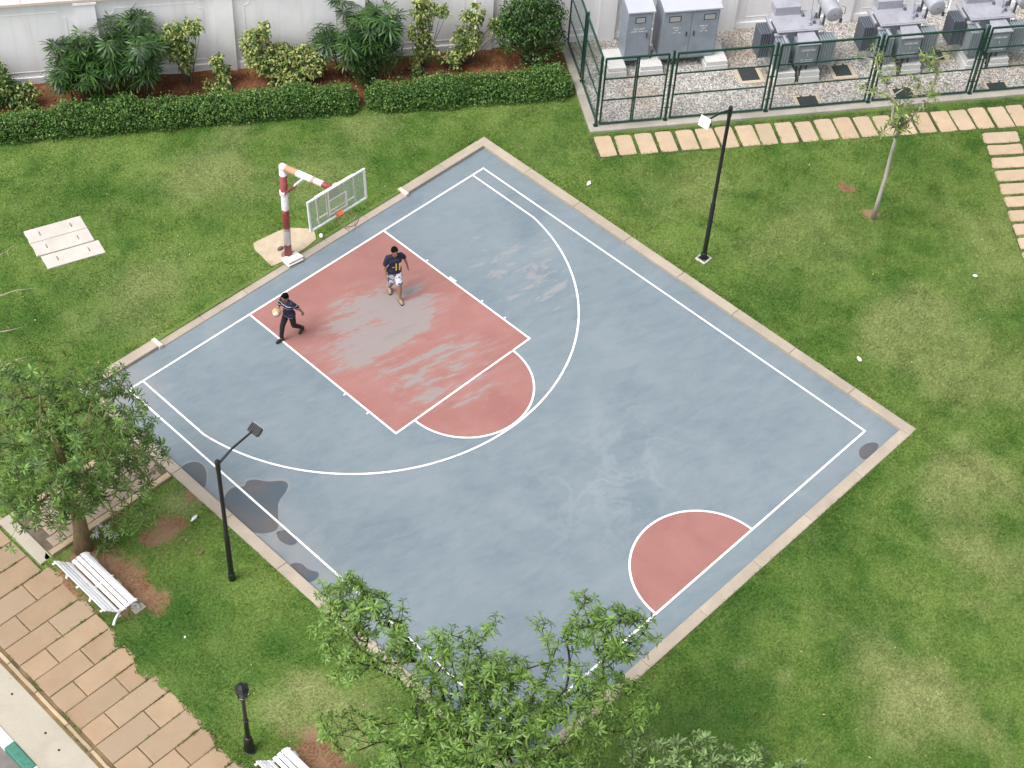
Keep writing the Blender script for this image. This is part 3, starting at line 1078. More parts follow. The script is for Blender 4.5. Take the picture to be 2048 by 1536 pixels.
# pebbles
N = 42000
gu = nrg.uniform(YU0 + .3, 26.5, N); gv = nrg.uniform(.05, YV - .32, N)
rr = nrg.uniform(.018, .042, N)
ax = nrg.uniform(0, 2 * PI, N)
ca, sa = np.cos(ax), np.sin(ax)
unit = np.array([(1, 0, 0), (.3, .8, .1), (-.8, .5, 0), (-.7, -.6, .1), (.4, -.8, 0), (.1, .1, .75)])
uf = np.array([(0, 1, 5), (1, 2, 5), (2, 3, 5), (3, 4, 5), (4, 0, 5)])
loc = unit[None] * rr[:, None, None] * (1 + .35 * nrg.standard_normal((N, 6, 3)) * .6)
lx = loc[..., 0] * ca[:, None] - loc[..., 1] * sa[:, None]
ly = (loc[..., 0] * sa[:, None] + loc[..., 1] * ca[:, None]) * .8
pu, pv = gu[:, None] + lx, gv[:, None] + ly
V = np.stack([W0.x + WU.x * pu + WV.x * pv, W0.y + WU.y * pu + WV.y * pv, Z_GR + .003 + np.abs(loc[..., 2]) * 1.2 * (unit[:, 2] > .5)], -1)
F = (uf[None] + (np.arange(N) * 6)[:, None, None]).reshape(-1, 3)
pal = .86 * np.array([(.62, .60, .57), (.55, .53, .50), (.45, .43, .41), (.32, .30, .29), (.20, .19, .19), (.52, .40, .33), (.68, .67, .65)])
ci = nrg.choice(7, N, p=[.25, .2, .15, .13, .09, .06, .12])
brown = np.clip((fbm(gu, gv, .8, 6) - .52) * 5, 0, 1)[:, None] * .55
C = np.repeat((pal[ci] * (1 - brown) + pal[ci] * np.array((.80, .66, .52)) * brown) * nrg.uniform(.8, 1.1, (N, 1)), 6, 0)
k = NT('pebble'); k.set(k.n('VertexColor', layer_name='Col').outputs[0], .8, spec=.3)
peb = link('gravel', npmesh('gravel', V.reshape(-1, 3), F, k.m, C)); kind(peb, 'stuff', 'pale mixed gravel covering the transformer yard')

# ------------------------------------------------------------------ fence
M_GREEN = simple('fence_green', (.007, .042, .028), .32, var=.15, scale=8)
M_MESH = simple('fence_wire', (.015, .07, .045), .5, var=.1)
FH = 2.50
yf = thing('yard_fence', 'green wire panel fence with posts round the transformer yard', 'fence', WP(10.52, 4.30, .15), WROT)
def sub(name, u, v):
    e = bpy.data.objects.new(name, None); COL.objects.link(e); e.parent = yf; e.empty_display_size = .1
    e.location = (u - 10.52, -(v - 4.30), 0)
    return e
def wire_mesh(parent, a0, a1, z0, z1, axis, c, pitch=.05, wd=.0010):
    b_ = MB()
    n = int((a1 - a0) / pitch)
    for i in range(1, n):
        a = a0 + (a1 - a0) * i / n
        if axis == 'u':
            b_.box(a - wd, a + wd, c - wd, c + wd, z0, z1)
        else:
            b_.box(c - wd, c + wd, a - wd, a + wd, z0, z1)
    n = int((z1 - z0) / pitch)
    for i in range(1, n):
        z = z0 + (z1 - z0) * i / n
        if axis == 'u':
            b_.box(a0, a1, c + wd * 1.05, c + wd * 3, z - wd, z + wd)
        else:
            b_.box(c + wd * 1.05, c + wd * 3, a0, a1, z - wd, z + wd)
    return kind(b_.build('wire_infill', M_MESH, parent), 'stuff')
def frame_panel(a0, a1, axis, c, label, rails=(.36, .68), mid=None, gate=False):
    """one framed panel of the yard fence; a along the fence, z up"""
    L = a1 - a0
    if axis == 'u':
        root = sub('fence_panel', a0, c)
        bx_ = lambda b_, s0, s1, z0, z1, t=.02: b_.box(s0, s1, -t, t, z0, z1, .004)
    else:
        root = sub('fence_panel', c, a0)
        bx_ = lambda b_, s0, s1, z0, z1, t=.02: b_.box(-t, t, -s1, -s0, z0, z1, .004)
    z0, z1 = .04, FH
    for s in (0, L - .05):
        b_ = MB(); bx_(b_, s, s + .05, z0, z1, .024); b_.build('stile', M_GREEN, root)
    for z, hh in ((z0, .05), (z1 - .055, .06)):
        b_ = MB(); bx_(b_, .052, L - .052, z, z + hh, .026); b_.build('rail', M_GREEN, root)
    for fr in rails:
        z = z0 + (z1 - z0) * fr
        b_ = MB(); bx_(b_, .052, L - .052, z, z + .042, .018); b_.build('mid_rail', M_GREEN, root)
    if mid:
        for s in (mid - .05, mid + .01):
            b_ = MB(); bx_(b_, s, s + .04, z0 + .043, z1 - .05, .0225); b_.build('stile', M_GREEN, root)
        b_ = MB(); bx_(b_, mid - .06, mid + .06, z0 + (z1 - z0) * .36 - .09, z0 + (z1 - z0) * .36 - .03, .035); b_.build('latch', simple('latch_steel', (.10, .11, .10), .5, .6), root)
    wm = wire_mesh(root, .04, L - .04, z0 + .04, z1 - .05, 'u', 0) if axis == 'u' else wire_mesh(root, -L + .04, -.04, z0 + .04, z1 - .05, 'v', 0)
    return root
def fence_post(u, v, label, hgt=FH + .06, tabs=None):
    root = sub('fence_post', u, v)
    b_ = MB(); b_.box(-.035, .035, -.035, .035, 0, hgt, .006); b_.build('post', M_GREEN, root)
    b_ = MB(); b_.box(-.042, .042, -.042, .042, hgt + .001, hgt + .02, .006); b_.build('cap', M_GREEN, root)
    b_ = MB(); b_.box(-.07, .07, -.07, .07, -.002, .012); b_.build('base_plate', M_GREEN, root)
    if tabs:
        for z in (.45, 1.3, 2.1):
            b_ = MB(); b_.box(-.09, -.036, -.012, .012, z, z + .03); b_.box(.036, .09, -.012, .012, z, z + .03); build_each(b_, 'tab', M_GREEN, root)
FV = 4.30
fence_post(10.52, FV, 'green corner post of the yard fence above the first stepping stone')
frame_panel(10.62, 12.58, 'u', FV, 'narrow green double gate panel beside the corner of the yard fence', mid=1.0)
fence_post(12.70, FV, 'green fence post between the gate and the double cabinet', tabs=1)
edges = [12.81, 16.02, 19.36, 22.74, 26.1]
labs = ['green wire fence panel right of the gate, before the double-door cabinet', 'green wire fence panel before the leftmost transformer', 'green wire fence panel behind the thin young tree, before the middle transformer', 'green wire fence panel at the right edge of the photo']
plabs = ['green fence post left of the leftmost transformer', 'green fence post left of the middle transformer', 'green fence post before the rightmost transformer', 'green fence post beyond the right edge of the yard view']
for i in range(4):
    frame_panel(edges[i], edges[i + 1] - .22, 'u', FV, labs[i])
    if i < 3:
        fence_post(edges[i + 1] - .11, FV, plabs[i], tabs=1)
SU = 10.56
fence_post(SU + .02, 2.12, 'green side fence post beside the dark green shrub')
frame_panel(2.22, 4.19, 'v', SU, 'green side fence panel running back from the corner post')
frame_panel(.12, 2.02, 'v', SU, 'green side fence panel next to the wall behind the dark green shrub')

# ------------------------------------------------------------------ gravel yard pits
M_PITF = stone_mat('pit_frame', (.48, .41, .31), .1, .06, 3.0)
M_PITC = simple('pit_cover_iron', (.035, .037, .042), .7, .2, .2, 10)
pits = [(15.62, 16.21, 2.17, 2.76, 'square black pit cover left of the leftmost transformer', .13), (17.08, 17.70, 3.76, 4.20, 'black pit cover by the fence before the leftmost transformer', .10),
        (18.68, 19.22, 2.38, 2.92, 'black pit cover in a beige frame right of the leftmost transformer', .13), (20.24, 20.84, 3.78, 4.20, 'black pit cover by the fence behind the thin young tree', .10),
        (23.36, 23.97, 3.88, 4.20, 'black pit cover by the fence below the rightmost transformer', .08), (21.95, 22.50, 2.0, 2.54, 'black pit cover between the middle and the rightmost transformer', .13)]
for a, b, c, d_, lab, fr in pits:
    root = thing('pit_cover', lab, 'pit cover', WP((a + b) / 2, (c + d_) / 2, Z_GR), WROT, 'pit covers in the gravel yard')
    w2, h2_ = (b - a) / 2, (d_ - c) / 2
    b_ = MB()
    b_.box(-w2 - fr, w2 + fr, -h2_ - fr, -h2_, 0, .045, .006); b_.box(-w2 - fr, w2 + fr, h2_, h2_ + fr * .6, 0, .045, .006)
    b_.box(-w2 - fr, -w2, -h2_ + .001, h2_ - .001, 0, .044, .006); b_.box(w2, w2 + fr, -h2_ + .001, h2_ - .001, 0, .044, .006)
    build_each(b_, 'frame_bar', M_PITF, root)
    b_ = MB(); b_.box(-w2 + .006, w2 - .006, -h2_ + .006, h2_ - .006, 0, .05, .006); b_.build('cover', M_PITC, root)
    b_ = MB()
    for s in (-.5, .5):
        b_.box(s * w2 - .035, s * w2 + .035, h2_ + .002, h2_ + .06, .02, .052, .005)
    build_each(b_, 'hinge', M_PITC, root)

# ------------------------------------------------------------------ cabinets
M_CAB = simple('cabinet_grey', (.215, .252, .298), .42, var=.12, scale=2.5)
M_CABT = simple('cabinet_roof', (.40, .415, .47), .42, var=.05, scale=2)
M_WHITE = simple('white_lettering', (.75, .76, .78), .6, var=.05)
M_DARK = simple('dark_gasket', (.02, .022, .025), .5)
M_GLASS = simple('window_glass', (.33, .34, .35), .12, var=.05)
M_PLI = stone_mat('plinth_white', (.60, .60, .59), .06, .03, 2.5, ((.45, .45, .43), .5))
def plinth(u0, u1, v0, v1, z1, lab):
    root = thing('plinth_block', lab, 'plinth', WP((u0 + u1) / 2, v1, Z_GR), WROT, 'white plinth blocks in the gravel yard')
    w2 = (u1 - u0) / 2
    b_ = MB(); b_.box(-w2, w2, 0, v1 - v0, -.02, z1 * .55, .012); b_.build('lower_block', M_PLI, root)
    b_ = MB(); b_.box(-w2 + .025, w2 - .025, .02, v1 - v0, z1 * .55 + .001, z1, .012); b_.build('upper_block', M_PLI, root)
plinth(11.42, 12.04, 1.0, 2.02, .34, 'white concrete plinth block at the left foot of the narrow cabinet')
plinth(12.45, 13.20, 1.0, 2.06, .34, 'white concrete plinth block between the two cabinets')
plinth(14.58, 15.32, 1.0, 2.08, .34, 'white concrete plinth block at the right foot of the double cabinet')
def cabinet(u0, u1, v0, v1, doors, lab, txt):
    root = thing('electrical_cabinet', lab, 'cabinet', WP((u0 + u1) / 2, v1, Z_GR + .33), WROT, 'electrical cabinets in the yard')
    w2, D, H = (u1 - u0) / 2, v1 - v0, 1.80
    vs = [(-w2, 0, 0), (w2, 0, 0), (w2, D, 0), (-w2, D, 0), (-w2, 0, H), (w2, 0, H), (w2, D, H + .10), (-w2, D, H + .10)]
    b_ = MB(); b_.add(vs, [(3, 2, 1, 0), (0, 1, 5, 4), (1, 2, 6, 5), (2, 3, 7, 6), (3, 0, 4, 7), (4, 5, 6, 7)]); b_.build('body', M_CAB, root)
    b_ = MB(); o_ = .06
    vs = [(-w2 - .03, -o_, H + .004), (w2 + o_, -o_, H + .004), (w2 + o_, D + o_, H + .125), (-w2 - .03, D + o_, H + .125)]
    vs += [(x, y, z + .05) for x, y, z in vs]
    b_.add(vs, [(3, 2, 1, 0), (4, 5, 6, 7), (0, 1, 5, 4), (1, 2, 6, 5), (2, 3, 7, 6), (3, 0, 4, 7)]); b_.build('roof', M_CABT, root)
    b_ = MB(); b_.box(-w2 + .04, w2 - .04, .04, D - .04, -.09, -.001, .008); b_.build('base_channel', M_DARK, root)
    dw = (2 * w2 - .04) / doors
    for k_ in range(doors):
        a = -w2 + .02 + dw * k_
        b_ = MB(); b_.box(a + .008, a + dw - .008, -.022, -.001, .05, H - .05, .008); door = b_.build('door', M_CAB, root)
        wx = a + (dw * .5 if doors == 1 else (dw * .38 if k_ == 0 else dw * .66))
        ww = .16 if doors == 1 else .19
        b_ = MB(); b_.box(wx - ww, wx + ww, -.030, -.0225, H - .38, H - .16, .006); b_.build('window_gasket', M_DARK, door)
        b_ = MB(); b_.box(wx - ww + .025, wx + ww - .025, -.034, -.0305, H - .355, H - .185); b_.build('window_pane', M_GLASS, door)
        hx = a + dw - .12 if (doors == 1 or k_ == 0) else a + .12
        b_ = MB(); b_.box(hx - .012, hx + .012, -.05, -.0225, H * .48, H * .48 + .17, .004); b_.build('handle', M_DARK, door)
        for j, line in enumerate(txt[k_]):
            sz = .085 if j == 0 else .06
            text('lettering', line, sz, M_WHITE, door, (a + dw * .48, -.0245, H * .665 - j * .095), (PI / 2, 0, 0))
    b_ = MB(); b_.box(w2 - .003, w2 + .012, .1, .12, .2, H - .2); b_.build('side_seam', M_DARK, root)
cabinet(12.0, 12.78, .88, 1.66, 1, 'narrow grey electrical cabinet with one door and small dark window', [['CLS HSPT', 'FEEDER   PANEL 5 B']])
cabinet(13.12, 14.90, .80, 1.74, 2, 'wide grey electrical cabinet with two doors and white lettering', [['RMU-1', 'A.B.C', '11KV  - 3.A'], ['RMU-2', 'A.B.C', '11KV - 3.B']])
b_ = MB(); b_.tube([(0, 0, 0), (.02, 0, .25), (.06, .02, .45), (.02, .05, .6)], [.02, .02, .02, .02], 6); b_.tube([(.1, 0, 0), (.12, .03, .3), (.08, .05, .62)], .018, 6)
o = thing('cable_pair', 'black cables hanging in the gap between the two cabinets', 'cable', WP(12.93, 1.55, Z_GR + .02)); build_each(b_, 'cable', M_DARK, o)

# ------------------------------------------------------------------ transformers
def weathered(name, col):
    k = NT(name)
    p = k.pos()
    a = k.noise(p, 2.5, 5)
    c = k.mix(k.ramp(a, [(.3, 0.0), (.7, 1.0)]), tuple(x * .88 for x in col), tuple(x * 1.1 for x in col))
    st = k.noise(p, 5, 6, .65, .2, ((1, 1, .15),))
    c = k.mix(k.math('MULTIPLY', k.ramp(st, [(.52, 0.0), (.72, 1.0)]), .4), c, tuple(x * .55 for x in col))
    ru = k.noise(p, 9, 6, .7)
    c = k.mix(k.ramp(ru, [(.68, 0.0), (.74, .6)]), c, (.16, .09, .055))
    return k.set(c, .5)
M_TR = weathered('transformer_grey', (.20, .235, .265))
M_TRL = weathered('transformer_lid', (.30, .305, .345))
M_TRD = simple('radiator_grey', (.085, .10, .125), .5, var=.12, scale=3)
def transformer(uc, vf, lab):
    root = thing('transformer', lab, 'transformer', WP(uc, vf, Z_GR + .48), WROT, 'oil transformers in the gravel yard')
    def part(name, mat, *boxes, bev=.012):
        b_ = MB()
        for bx in boxes: b_.box(*bx, bev)
        if len(boxes) > 1:
            return build_each(b_, name, mat, root)
        return b_.build(name, mat, root)
    # local: x along wall, y back from the front, z up
    part('tank', M_TR, (-.62, .62, .45, 1.35, 0, 1.16))
    part('lid', M_TRL, (-.74, .78, .38, 1.42, 1.162, 1.205))
    lid = part('lid_rim', M_TRL, (-.70, .74, .42, 1.38, 1.206, 1.222))
    part('radiator_fin', M_TRD, *[(-1.22 + .075 * i, -1.17 + .075 * i, .50, 1.10, .18, 1.10) for i in range(5)], bev=.01)
    part('radiator_fin', M_TR, *[(-.80 + .085 * i, -.735 + .085 * i, -.02, .40, .10, 1.0) for i in range(5)], bev=.01)
    part('radiator_fin', M_TR, *[(.62 + .085 * i, .685 + .085 * i, .06, .50, .05, 1.0) for i in range(6)], bev=.01)
    part('radiator_header', M_TRL, (-.86, -.78, .62, 1.35, 1.06, 1.16), (-.80, -.4, .40, .52, 1.0, 1.08), (-.56, -.48, .0, .40, 1.002, 1.075))
    cb = part('cable_box', M_TR, (-.16, .52, -.06, .44, .20, .98), bev=.015)
    b_ = MB(); vs = [(-.19, -.1, .985), (.55, -.1, .985), (.45, .44, 1.10), (-.09, .44, 1.10)]; vs += [(x, y, z + .03) for x, y, z in vs]
    b_.add(vs, [(3, 2, 1, 0), (4, 5, 6, 7), (0, 1, 5, 4), (1, 2, 6, 5), (2, 3, 7, 6), (3, 0, 4, 7)]); b_.build('cable_box_roof', M_TRL, root)
    b_ = MB(); b_.box(-.10, .46, -.078, -.0605, .26, .92, .006); b_.build('cover_plate', M_TR, cb)
    b_ = MB(); b_.box(-.02, .40, -.083, -.0785, .74, .84); b_.build('name_plate', simple('name_plate', (.30, .33, .36), .4), cb)
    for i, (t_, s_) in enumerate((('DANGER 11000V', .06), ('!', .16), ('415 V  3PH 50HZ', .055), ('TRANSFORMER', .055))):
        text('lettering', t_, s_, M_WHITE, cb, (.18, -.0855 if i == 0 else -.0805, (.79, .60, .42, .34)[i]), (PI / 2, 0, 0))
    part('rear_box', M_TRL, (-.60, .22, 1.20, 1.62, 1.21, 1.52))
    b_ = MB(); b_.tube([(.46, .86, 1.22), (.48, 1.0, 1.55), (.52, 1.15, 1.85)], [.035, .035, .035], 7); b_.build('pipe', M_TRL, root)
    for i, (x, y) in enumerate(((.52, .70), (.68, .62), (.66, .95), (.36, .62), (.28, 1.1))):
        b_ = MB(); hh = (.12, .16, .2, .14, .1)[i]; b_.lathe([(.05, 1.222), (.06, 1.25), (.03, 1.26), (.045, 1.222 + hh * .7), (.02, 1.222 + hh)], 10, (x, y)); b_.build('bushing', M_TRL if i % 2 else M_TRD, root)
    # conservator drum, axis towards the front
    b_ = MB()
    prof = [(0.02, .42), (.2, .43), (.255, .45), (.265, .47), (.265, 1.36), (.255, 1.38), (.02, 1.40)]
    n = 18; vs, fs = [], []
    for rr_, yy_ in prof:
        for k_ in range(n):
            an = 2 * PI * k_ / n
            vs.append((.98 + rr_ * math.cos(an), yy_ - .1, 1.74 + rr_ * math.sin(an)))
    for i in range(len(prof) - 1):
        for k_ in range(n):
            a, c = i * n + k_, i * n + (k_ + 1) % n
            fs.append((a, a + n, c + n, c))
    b_.add(vs, fs); cons = b_.build('conservator', M_TRL, root, True)
    cons.data.set_sharp_from_angle(angle=R(40))
    b_ = MB(); b_.lathe([(.05, 1.99), (.05, 2.04), (.03, 2.06), (.01, 2.06)], 8, (.98, 1.0)); b_.build('filler_cap', M_TRL, cons)
    b_ = MB(); b_.box(.79, .85, .65, .70, 1.10, 1.56); b_.box(.79, .85, 1.05, 1.10, 1.10, 1.56); b_.box(.851, 1.12, .65, .70, 1.44, 1.50); b_.box(.851, 1.12, 1.05, 1.10, 1.44, 1.50); build_each(b_, 'bracket', M_TRD, root)
    b_ = MB(); b_.tube([(1.22, .42, 1.70), (1.34, .42, 1.70), (1.34, .42, 1.93), (1.22, .47, 1.96)], .012, 5); b_.tube([(1.3, .5, 1.70), (1.3, .5, 1.45)], .012, 5); b_.lathe([(.05, 1.33), (.05, 1.45), (.02, 1.46)], 8, (1.3, .5)); build_each(b_, 'breather', M_TRD, root)
    b_ = MB(); b_.box(-.5, -.42, .3, 1.5, -.075, -.001); b_.box(.42, .5, .3, 1.5, -.075, -.001); build_each(b_, 'skid', M_DARK, root)
    for i, x in enumerate((-.02, .12, .3)):
        b_ = MB(); b_.tube([(x, .1, .2), (x - .01, .06, -.1), (x - .03 * i, .0, -.40), (x - .05, -.03, -.47)], .022 if i == 2 else .03, 6); b_.build('cable', M_DARK, root)
    return root
for uc, vf, wch in ((17.30, 2.98, 'leftmost of the three'), (20.65, 3.06, 'middle one, partly behind the thin young tree'), (23.62, 3.12, 'rightmost of the three')):
    transformer(uc, vf, 'grey oil transformer on a white plinth, ' + wch)
    short = wch.split(',')[0].replace(' of the three', '').replace(' one', '')
    plinth(uc - .72, uc - .06, vf - 1.5, vf + .06, .42, f'white plinth block under the left half of the {short} transformer')
    plinth(uc + .08, uc + .74, vf - 1.5, vf + .08, .42, f'white plinth block under the right half of the {short} transformer')

# ================================================================== HOOP
def band_mat(name, stops, axis=2, base=(.62, .62, .63)):
    """painted bands along a local axis: stops = [(position, colour)...]"""
    k = NT(name)
    sp = k.n('SeparateXYZ'); k.l(k.obj(), sp.inputs[0])
    lo, hi = stops[0][0], stops[-1][0]
    fac = k.math('DIVIDE', k.math('SUBTRACT', sp.outputs[axis], lo), hi - lo)
    nz = k.noise(k.obj(), 9, 4)
    fac = k.math('ADD', fac, k.math('MULTIPLY', k.math('SUBTRACT', nz, .5), .008))
    c = k.ramp(fac, [((p - lo) / (hi - lo), col) for p, col in stops], 'CONSTANT')
    w_ = k.noise(k.obj(), 5, 6, .7)
    c = k.mix(k.math('MULTIPLY', k.ramp(w_, [(.56, 0.0), (.70, 1.0)]), .55), c, (.33, .20, .14))
    return k.set(c, .5, spec=.4)
RED, WHT, RST = (.24, .045, .045), (.66, .66, .68), (.42, .24, .15)
HX, HY = .22, -1.0
hoop = thing('basketball_hoop', 'basketball hoop on a red and white banded post with clear backboard', 'basketball hoop', (HX, HY, 0))
PH = 3.28
b_ = MB(); b_.lathe([(.10, .05), (.10, PH - .06)], 20)
b_.build('post', band_mat('post_bands', [(0.0, RED), (.52, WHT), (1.02, (.45, .40, .30)), (1.12, RED), (1.78, WHT), (2.38, RED), (3.0, WHT), (3.6, WHT)]), hoop, True)
BX, BY, BZ = -.02 - HX, .90 - HY, 3.21
armv = Vector((BX * .6, BY - .12, 3.62 - PH))
L = armv.length
b_ = MB(); n = 20
for (t0, t1) in ((0, 1),):
    b_.tube([Vector((0, 0, PH)) + armv * t for t in (0.0, .25, .5, .75, 1.0)], [.10, .098, .095, .09, .085], 20)
arm = b_.build('arm', band_mat('arm_bands', [(-.2, WHT), (.14, RST), (.56, WHT), (1.10, (.42, .27, .24)), (1.22, (.58, .52, .50)), (1.5, RED), (1.9, RED)], 1), hoop, True)
b_ = MB(); b_.ell((0, 0, PH), (.108, .108, .108)); b_.build('elbow', simple('hoop_white', (.66, .66, .67), .5, var=.08), hoop, True)
M_HW = MATS['hoop_white']
M_BR = band_mat('brace_bands', [(0.0, WHT), (.12, (.20, .05, .04)), (.50, WHT), (1.5, WHT)], 1)
for sx in (-.05, .09):
    p1 = Vector((0, 0, PH)) + armv * .46 + Vector((sx, 0, -.05))
    b_ = MB(); b_.tube([(sx * .8, .07, 2.40), p1], .032, 8); b_.build('brace', M_BR, hoop)
b_ = MB(); b_.lathe([(.13, 2.34), (.13, 2.44), (.105, 2.45)], 16); b_.build('collar', M_HW, hoop)
b_ = MB(); b_.lathe([(.2, .03), (.2, .085), (.11, .10)], 16); b_.build('foot_flange', simple('hoop_foot', (.20, .10, .09), .7), hoop)
# backboard assembly
YAW = R(2.5)
bb = bpy.data.objects.new('backboard', None); COL.objects.link(bb); bb.parent = hoop
bb.location = (BX, BY, BZ); bb.rotation_euler = (0, R(3.2), -YAW)
k = NT('acrylic'); k.set((.75, .80, .76), .18)
tr = k.n('BsdfTransparent'); tr.inputs[0].default_value = (.86, .90, .86, 1)
ms = k.n('MixShader'); ms.inputs[0].default_value = .20
k.l(tr.outputs[0], ms.inputs[1]); k.l(k.b.outputs[0], ms.inputs[2]); k.l(ms.outputs[0], k.out.inputs[0])
M_ACR = k.m
BW, BH = .96, .535
b_ = MB(); b_.box(-BW + .03, BW - .03, -.008, .008, -BH + .03, BH - .03); b_.build('clear_panel', M_ACR, bb)
M_BF = simple('board_frame', (.72, .73, .74), .5, var=.06)
for nm, bx in (('frame_top', (-BW, BW, -.025, .025, BH - .05, BH)), ('frame_bottom', (-BW, BW, -.025, .025, -BH, -BH + .05)), ('frame_side', (-BW, -BW + .05, -.024, .024, -BH + .051, BH - .051)), ('frame_side', (BW - .05, BW, -.024, .024, -BH + .051, BH - .051))):
    b_ = MB(); b_.box(*bx, .004); b_.build(nm, M_BF, bb)
b_ = MB()
y0, y1 = .0085, .011
for bx in ((-.31, .31, y0, y1, .12, .17), (-.31, .31, y0, y1, -.36, -.31), (-.31, -.26, y0, y1, -.309, .119), (.26, .31, y0, y1, -.309, .119)): b_.box(*bx)
build_each(b_, 'target_bar', M_BF, bb)
b_ = MB()
for x in (-.62, -.3, .3, .62):
    b_.box(x - .02, x + .02, -.075, -.03, -BH + .06, BH - .04)
b_.box(-.64, .64, -.12, -.077, BH - .12, BH - .075); b_.box(-.64, .64, -.12, -.077, -BH + .16, -BH + .20)
build_each(b_, 'rear_bar', simple('rear_frame_cream', (.55, .52, .42), .6, var=.1), bb)
b_ = MB(); b_.box(-.16, .16, -.20, -.121, -.05, .42, .01); b_.build('mount_plate', simple('mount_cream', (.50, .46, .36), .6, var=.1), bb)
M_OR = simple('rim_orange', (.62, .14, .05), .5, var=.1)
b_ = MB(); vs = [(-.10, .026, -.50), (.10, .026, -.50), (.10, .026, -.38), (-.10, .026, -.38), (-.07, .17, -.42), (.07, .17, -.42), (.07, .17, -.39), (-.07, .17, -.39)]
b_.add(vs, [(0, 1, 2, 3), (7, 6, 5, 4), (0, 4, 5, 1), (1, 5, 6, 2), (2, 6, 7, 3), (3, 7, 4, 0)]); b_.build('rim_bracket', M_OR, bb)
ring = [(.26 * math.cos(2 * PI * i / 32), .42 + .26 * math.sin(2 * PI * i / 32), -.40) for i in range(33)]
b_ = MB(); b_.tube(ring, .013, 6, False); rim = b_.build('rim', simple('rim_rust', (.17, .10, .08), .6, .2, .2), bb, True)
b_ = MB()
for i in range(12):
    a = 2 * PI * i / 12
    for sg in (-1, 1):
        pts = []
        for j in range(6):
            t = j / 5
            an = a + sg * t * .75
            rad = .26 - .15 * t ** .7
            pts.append((rad * math.cos(an) - .05 * t, .42 + rad * math.sin(an), -.40 - .42 * t))
        if rnd.random() < .8:
            b_.tube(pts[:rnd.randint(4, 6)], .005, 4, False)
kind(b_.build('net', simple('net_cord', (.30, .24, .20), .9, var=.2), bb), 'stuff')
# white folded panel at the foot of the post
fp = thing('folded_panel', 'white folded flat panel lying at the foot of the hoop post', 'panel', (.26, -.80, .04), R(-6))
M_FP = simple('panel_white', (.74, .70, .68), .6, var=.06, scale=5)
for nm, M4, bx in (('lower_leaf', Matrix.Rotation(R(4), 4, 'X'), (-.25, .25, -.20, .20, .0, .045)), ('upper_leaf', Matrix.Rotation(R(14), 4, 'X') @ Matrix.Translation((0, 0, .05)), (-.27, .23, -.19, .19, .0, .05))):
    b_ = MB(); b_.box(*bx, .012, M4); b_.build(nm, M_FP, fp)
b_ = MB(); b_.box(-.005, .005, -.16, .02, .101, .106, 0, Matrix.Rotation(R(14), 4, 'X') @ Matrix.Rotation(R(25), 4, 'Z')); b_.box(-.005, .005, -.16, .02, .101, .107, 0, Matrix.Rotation(R(14), 4, 'X') @ Matrix.Translation((.06, -.02, 0)) @ Matrix.Rotation(R(-30), 4, 'Z')); build_each(b_, 'crease', simple('crease_grey', (.30, .28, .27), .8), fp)
st = at(561, 497, .1)
b_ = MB(); b_.ell((0, 0, .03), (.11, .06, .045)); o = b_.build('dark_stone', simple('dark_stone', (.10, .08, .075), .9), None, True); o.location = (st.x, st.y, .08); tag(o, 'small dark stone on the sandy pad behind the hoop post', 'stone')

